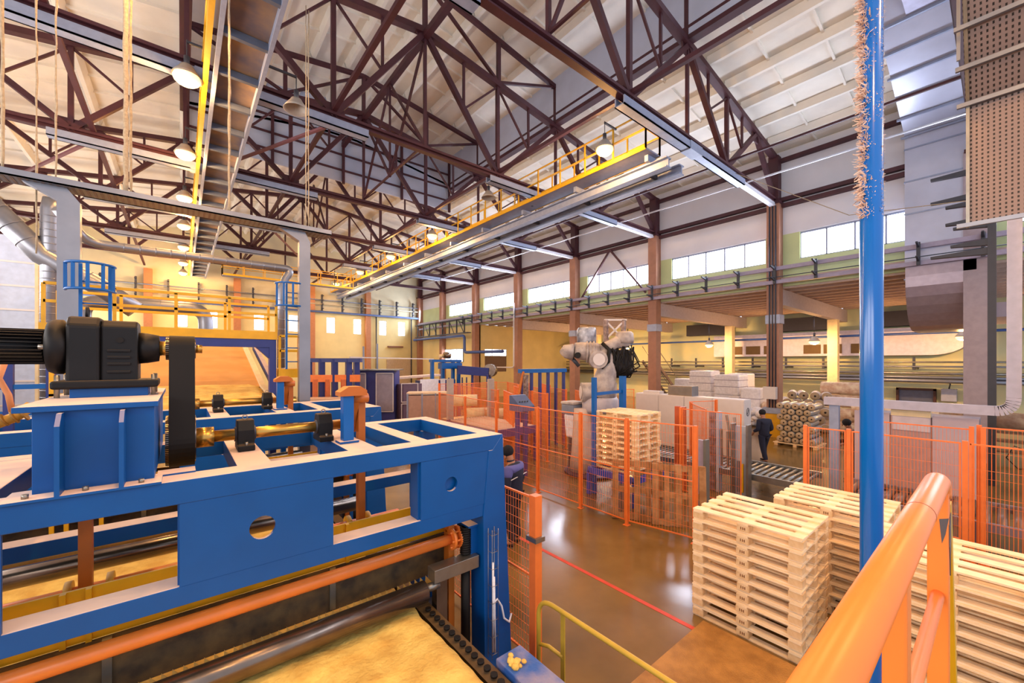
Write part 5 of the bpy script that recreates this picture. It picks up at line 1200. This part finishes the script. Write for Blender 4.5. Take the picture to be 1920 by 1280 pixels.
# rolls
def roll_proto(r, L_, m, core=True):
    t = thing('insulation_roll', (0, 0, 0), 'roll', 'roll')
    B().lathe([(r*.95, 0.005), (r, .02), (r, L_-.02), (r*.9, L_), (r*.35, L_), (r*.33, .05)], (0, 0, 0), (1, 0, 0), 20).build('wrapping', m, t)
    B().lathe([(r*.24, .0), (r*.97, .0), (r*.97, .01)], (0, 0, 0), (1, 0, 0), 20).build('roll_end', mat('cardboard_roll_end', '#b8a184', .8), t)
    B().lathe([(.001, .004), (r*.24, .004), (r*.24, 0.02)], (0, 0, 0), (1, 0, 0), 14).build('core_hole', mat('dark_core', '#2a1f18', .8), t)
    return t
rp1 = roll_proto(.125, 1.1, FOIL)
# pallet of silver rolls
t = thing('roll_pallet', (19.4, 5.1, 0), 'pallet under the neat stack of silver wrapped rolls', 'pallet')
for y in (4.55, 5.2, 5.85): B().box((18.7, y-.06, 0), (19.9, y+.06, .1)).build('runner', WOODB, t)
for x in (18.75, 19.0, 19.3, 19.6, 19.85): B().box((x-.06, 4.45, .1), (x+.06, 5.95, .13)).build('deck_board', WOOD, t)
for r_ in range(7):
    for c_ in range(5 if r_ % 2 == 0 else 4):
        y = 4.66+.265*c_+(0 if r_ % 2 == 0 else .13); z = .26+.225*r_
        place(rp1, (18.72+random.uniform(-.05, .05), y, z), random.uniform(-.03, .03), 'silver wrapped roll with brown cardboard end in the neat stack on a pallet', 'silver rolls on the pallet')
remove_tree(rp1)
rp2 = roll_proto(.2, 1.3, WHITEP); rp2.rotation_euler.z = 0
def rolls_wall(x0, ys, zs, rzf, lab, grp, proto):
    for zi, z in enumerate(zs):
        for y in ys: place(proto, (x0+random.uniform(-.1, .1), y+random.uniform(-.05, .05)+(.2 if zi % 2 else 0), z), rzf+random.uniform(-.12, .12), lab, grp)
rolls_wall(23.5, [5.3, 5.75, 6.2, 6.65], [.2, .58, .96, 1.34, 1.72], .3, 'white wrapped roll in the heap behind the silver roll stack', 'white rolls behind the silver stack', rp2)
rp3 = roll_proto(.3, 2.2, mat('cream_film_roll', '#e9d8c0', .5, hex2='#caa58c', scale=5, bump=.4, bscale=14))
for i, (x, y, z) in enumerate([(24, 3.5, .3), (24, 3.5, .9), (24.3, 3.5, 1.5), (24.6, 3.5, 2.1), (24.6, 6.1, .3), (24.6, 6.1, .9)]):
    o = place(rp3, (x, y, z), PI/2+random.uniform(-.04, .04), 'big cream wrapped roll, %s' % ['bottom of the pile right of the lit inner column', 'second in the pile right of the lit inner column', 'third in the pile right of the lit inner column', 'top of the pile right of the lit inner column', 'lying low behind the brown clad worker', 'upper one behind the brown clad worker'][i], 'big cream rolls')
for i in range(5): place(rp3, (21.8, -3+.0*i+1.25*i-.2, 1.35), PI/2, 'cream roll with brown bands in the long row behind the curtains', 'banded rolls in the row')
remove_tree(rp2); remove_tree(rp3)
t = thing('roll_rack', (22, 1, 0), 'long rack under the row of banded rolls', 'rack')
for z in (.35, .7, 1.0): B().box((21.5, -3.4, z-.05), (22.2, 3.6, z)).build('shelf', mat('brown_shelf', '#8a6a50', .7), t)
for y in (-3.3, -1, 1.3, 3.5): B().box((21.5, y-.05, 0), (21.6, y+.05, 1.05)).build('post', STEEL, t)
b = B()
for i in range(60): b.ball((23.4+random.uniform(-.8, .8), 8.3+random.uniform(-.7, .8), .15+random.uniform(0, .75)), random.uniform(.12, .3), (1, 1, .7), 8, 6)
tag(b.build('crumpled_film_heap', WHITEP), 'heap of crumpled white plastic film left of the yellow foot guard', 'film heap', None, 'stuff')
t = thing('aisle_stair', (28, 17, 0), 'steel stair with handrail behind the robot', 'stair')
for s_ in (0, 1.0):
    B().bar((24.2, 14.5+s_, 3.4), (24.2+4.0, 14.5+s_, .2), .06, .2).build('stringer', mat('brown_steel_stair', '#8a705c', .6), t)
    B().bar((24.2, 14.5+s_, 4.4), (28.2, 14.5+s_, 1.2), .04).build('handrail', STEEL, t)
for i in range(13): B().box((24.2+.3*i, 14.5, 3.3-.24*i), (24.5+.3*i, 15.5, 3.34-.24*i)).build('tread', DKGREY, t)
# ================================================================== FAR MACHINES
t = thing('baling_press', (6, 21, 0), 'dark blue press frames with orange crossbars beyond the gantries', 'press')
for x, y in ((4.9, 21.9), (5.4, 21.5), (5.9, 21.1), (6.45, 20.7), (6.9, 20.9)): B().box((x-.13, y-.13, 0), (x+.13, y+.13, 3.5)).build('upright', NAVY, t)
B().bar((4.8, 22.0, 3.45), (6.95, 20.3, 3.45), .3, .2).build('top_beam', NAVY, t)
B().bar((4.8, 21.8, 2.55), (6.9, 20.4, 2.55), .2, .35).build('orange_crossbar', ORANGE, t)
for x, y in ((5.1, 21.5), (5.6, 21.2), (6.2, 20.7)): B().box((x-.1, y-.1, .5), (x+.1, y+.1, 2.5)).build('orange_ram', mat('orange_ram', '#d9743c', .5), t)
B().bar((4.6, 20.9, 1.6), (6.4, 19.6, 1.6), 1.0, .12).build('table', mat('dusty_table', '#d9b69c', .8), t); B().bar((4.6, 20.9, 1.2), (6.4, 19.6, 1.2), .8, .3).build('bed', NAVY, t); B().bar((4.8, 20.8, .5), (6.3, 19.6, .5), .6, 1.0).build('bed_base', NAVY, t)
t = thing('wrapping_machine', (8.3, 21.8, 0), 'dark blue cabinet machine with glazed doors, beyond the nearest gantry corner', 'machine')
B().bar((7.35, 22.7, 1.45), (9.2, 21.2, 1.45), 1.0, 2.9).build('cabinet', mat('violet_navy_cabinet', '#3a3f86', .5), t)
for f0, f1, z0, z1 in ((.05, .36, .7, 2.75), (.6, .98, .7, 2.75)):
    a = Vector((7.35, 22.7, 0)).lerp(Vector((9.2, 21.2, 0)), f0)-Vector((.35, .42, 0))*1.05; c = Vector((7.35, 22.7, 0)).lerp(Vector((9.2, 21.2, 0)), f1)-Vector((.35, .42, 0))*1.05
    for z in (z0, z1): B().bar((a.x, a.y, z), (c.x, c.y, z), .05, .06).build('door_frame', GREYCAB, t)
    for e in (a, c): B().bar((e.x, e.y, z0), (e.x, e.y, z1), .05).build('door_frame', GREYCAB, t)
    B().bar((a.x, a.y, (z0+z1)/2), (c.x, c.y, (z0+z1)/2), .02, z1-z0-.1).build('door_glass', mat('greyish_glass_door', '#9c94a4', .2), t)
B().bar((7.1, 22.3, 2.95), (9.2, 20.6, 2.95), .9, .06).build('roof_plate', STEEL, t)
for x, y, h in ((7.6, 21.9, 4.2), (8.2, 21.5, 4.35)): B().box((x-.04, y-.04, 2.98), (x+.04, y+.04, h)).build('guide_rod', GALV, t)
tag(B().bar((6.6, 21.0, 3.6), (13.5, 25, 3.55), .06, .06).build('long_white_rail', GREYCAB), 'thin white rail passing over the far machines', 'rail')
t = thing('packing_line', (10.5, 22, 0), 'far packing line with white film sheets and brown casings', 'machine')
B().bar((9.3, 22.6, 2.4), (13.0, 23.6, 2.5), .8, .12).build('top_conveyor', mat('pinkish_white_belt', '#e6cfc0', .7), t)
B().bar((9.2, 21.0, 1.2), (10.4, 21.2, 1.2), .9, 1.9).build('casing', mat('dim_brown_casing', '#6a5468', .6), t)
for a, c, z0, z1 in (((9.15, 20.5), (9.95, 20.2), .3, 1.1), ((9.15, 20.5), (9.95, 20.2), 1.2, 2.2)):
    for z in (z0, z1): B().bar((*a, z), (*c, z), .04).build('window_frame_bar', GREYCAB, t)
    for e in (a, c): B().bar((*e, z0), (*e, z1), .04).build('window_frame_bar', GREYCAB, t)
B().bar((10.4, 20.8, 1.9), (11.6, 20.9, 1.9), .05, .95).build('film_sheet', WHITEP, t); B().bar((11.8, 21.0, 1.9), (12.1, 21.0, 1.9), .05, .95).build('film_sheet', WHITEP, t)
B().bar((11.0, 22.2, 1.4), (13.4, 22.4, 1.4), .8, 1.7).build('blue_body', NAVY, t)
for i in range(6): B().box((12.2+.32*i, 21.3, .4), (12.26+.32*i, 21.36, 2.4)).build('post', NAVY, t)
for x in (9.6, 11, 12.8): B().box((x-.2, 21.8, 0), (x+.2, 22.2, .9)).build('foot', NAVY, t)
t = thing('glazed_unit', (8.9, 17.3, 0), 'low framed unit with clear hoods in front of the packing line', 'machine')
B().bar((8.3, 17.9, 1.9), (9.9, 16.9, 1.9), .9, .08).build('top_plate', mat('cream_dusty_top', '#e2c8a8', .8), t)
for f in (0, .35, .68, 1): p = Vector((8.1, 17.5, 0)).lerp(Vector((9.7, 16.5, 0)), f); B().box((p.x-.03, p.y-.03, 0), (p.x+.03, p.y+.03, 1.9)).build('post', GREYCH, t)
B().bar((8.3, 17.8, 1.2), (9.8, 16.8, 1.2), .7, 1.2).build('hood', mat('brownish_hood', '#b89484', .3), t)
t = thing('blue_gantry_unit', (12, 21, 0), 'bright blue overhead unit with a drum on top, far centre', 'machine')
for x in (11.3, 12.0, 12.7, 13.1): B().box((x-.08, 21.0, 0), (x+.08, 21.2, 3.4)).build('post', BLUEC, t)
B().box((11.2, 20.9, 3.35), (13.2, 21.3, 3.5)).build('top_beam', BLUEC, t); B().box((11.8, 20.85, 2.95), (13.2, 21.3, 3.3)).build('blue_panel', BLUEC, t)
B().cyl((12.0, 20.9, 3.75), (12.35, 20.9, 3.75), .2, 18).build('drum', DKSTEEL, t); B().cyl((11.7, 21.0, 3.7), (12.0, 21.0, 3.72), .1, 12).build('drum_motor', CREAMC, t)
t = thing('chute', (14, 19.8, 0), 'dark blue chute with a round drum end, left of the grey pillar', 'chute')
B().bar((12.6, 20.4, 2.9), (14.2, 19.6, 2.75), .7, .5).build('trough', NAVY, t); B().cyl((14.1, 19.3, 2.85), (14.5, 19.6, 2.85), .38, 22).build('drum_end', DKSTEEL, t)
for x, y in ((13.3, 19.9), (14.3, 19.5), (13.9, 19.2)): B().box((x-.05, y-.05, 0), (x+.05, y+.05, 2.6)).build('leg', NAVY, t)
for i, (x, y, z) in enumerate(((8.75, 14.75, 1.75), (9.2, 14.45, 1.75), (9.0, 13.9, 1.25), (9.7, 13.5, 1.2))):
    t = thing('wool_roll', (x, y, z-.25), 'fat cream wool roll on the roller table, %s' % ['left one on top', 'right one on top', 'lower left', 'long lower right'][i], 'wool roll', 'wool rolls on the table')
    d = Vector((.5, -.3, 0)) if i < 2 else Vector((.9, -.4, 0)); p = Vector((x, y, z))
    B().cyl(p, p+d, .24, 20).build('wrapping', mat('cream_wool_wrap', '#ecd0a0', .8, bump=.4, bscale=12), t); B().cyl(p-d*.02, p, .15, 16).build('core', ORANGE, t)
t = thing('roll_stand', (9, 14.3, 0), 'wooden stand under the fat wool rolls', 'stand')
B().box((8.5, 13.4, .98), (9.9, 15.0, 1.0)).build('deck', WOODB, t)
for i, (x, y) in enumerate(((8.3, 14.0), (9.5, 12.9))):
    tag(B().box((x-.13, y-.06, 0), (x+.13, y+.06, 2.7)).build('grey_pillar', mat('pinkish_grey_pillar', '#b0a49a', .6)), ('plain pinkish grey pillar in front of the wool rolls', 'plain grey pillar at the far left corner of the orange cage')[i], 'pillar')
# end wall: pipe racks, gutters, wall pipes
for i, (z, r) in enumerate(((9.35, .05), (8.95, .05), (8.2, .1))):
    tag(B().cyl((-7.5, 41.9, z), (20.8, 41.9, z), r, 8).build('end_wall_pipe', [GALV, mat('pale_pipe', '#c8b894', .5), mat('dull_blue_pipe', '#4c5f8c', .5)][i]), 'horizontal pipe along the far end wall, %s' % ['highest of three', 'middle of three', 'lowest and thickest'][i], 'pipe')
for i in range(15):
    x = -6.5+1.9*i
    t = thing('end_wall_bracket', (x, 41.9, 8.5), 'dark toothed pipe bracket high on the far end wall', 'bracket', 'end wall brackets')
    B().box((x-.06, 41.95, 8.3), (x+.06, 42.2, 9.9)).build('plate', DKGREY, t)
    for z in (8.5, 8.9, 9.3, 9.7): B().box((x-.06, 41.6, z), (x+.06, 41.95, z+.06)).build('arm', DKGREY, t)
for x, lab in ((16.0, 'left of the corner window pair'), (20.0, 'in the far right corner')):
    tag(B().cyl((x, 42.2, 0), (x, 42.2, 8.1), .07, 8).build('downpipe', DKGREY), 'dark vertical downpipe on the end wall '+lab, 'pipe')
struct(B().box((17.2, 42.3, 0), (20.0, 42.42, 3.6)).build('door_2', mat('pale_roller_door', '#cdb494', .7)), 'pale roller door in the end wall near the corner', 'door')
tag(B().box((17.3, 42.1, 4.9), (19.0, 42.4, 5.05)).build('door_heater', mat('brown_heater', '#8a5a48', .6)), 'brown strip heater above the pale roller door', 'heater')
# blue elbow pipe and dark pipe rack near the far right corner
t = thing('pipe_rack', (20.3, 36, 6.5), 'dark framed pipe rack on the right wall near the far corner', 'pipe rack')
for z in (7.3, 6.0): B().box((20.1, 31.0, z), (20.6, 41.5, z+.08)).build('rail', DKGREY, t)
for i in range(8): B().box((20.1, 31.4+1.35*i, 6.0), (20.2, 31.5+1.35*i, 7.35)).build('post', DKGREY, t)
for i in range(6): B().bar((20.1, 31.5+1.7*i, 6.05), (20.1, 32.4+1.7*i, 7.3), .05).build('diagonal', DKGREY, t)
duct('blue_elbow_pipe', [(20.0, 41.5, 5.75), (20.0, 32.0, 5.75)]+arc((20, 31.6, 5.75), (20, 31.2, 5.75), (20, 31.2, 5.4))+[(20.0, 31.2, 4.6)]+arc((20, 31.2, 4.5), (20, 31.2, 4.2), (20, 30.8, 4.2))+[(20, 25.5, 4.2)], .13, mat('blue_service_pipe', '#3a5596', .45), 'dull blue service pipe stepping down below the pipe rack', 12)
# gate details, small white frame
t = thing('white_pipe', (20.0, 24.4, 3), 'thin white pipe dropping down the brown column and turning left', 'pipe')
B().tube([(20.3, 24.5, 8.0), (20.3, 24.5, 3.2)]+arc((20.3, 24.5, 3.1), (20.3, 24.5, 2.9), (20.3, 24.8, 2.9))+[(20.3, 27.5, 2.9), (20.3, 27.5, 1.0)], .06, 8).build('pipe', GREYCAB, t)

t = thing('valve_cluster', (14.6, -.9, 0), 'dark blue tangle of pipes and valves at the right picture edge', 'pipework')
PB = mat('teal_blue_pipe', '#1f5a86', .4); 
for y in (-.5, -.75, -1.0): B().cyl((14.5, y, 0), (14.5, y, 6.7), .045, 10).build('riser_pipe', PB, t)
for i in range(9): B().cyl((14.45, -.42, 4.0+.3*i), (14.45, -1.5, 4.05+.3*i), .05, 10).build('cross_pipe', PB if i % 2 else DKGREY, t)
for i in range(6): B().box((14.3, -.6-.12*(i % 3), 4.3+.38*i), (14.45, -.48-.12*(i % 3), 4.5+.38*i)).build('valve_body', DKGREY, t)
B().box((14.6, -1.8, 2.9), (14.8, -.55, 4.4)).build('dark_cabinet', mat('slate_cabinet', '#4c5a78', .5), t)
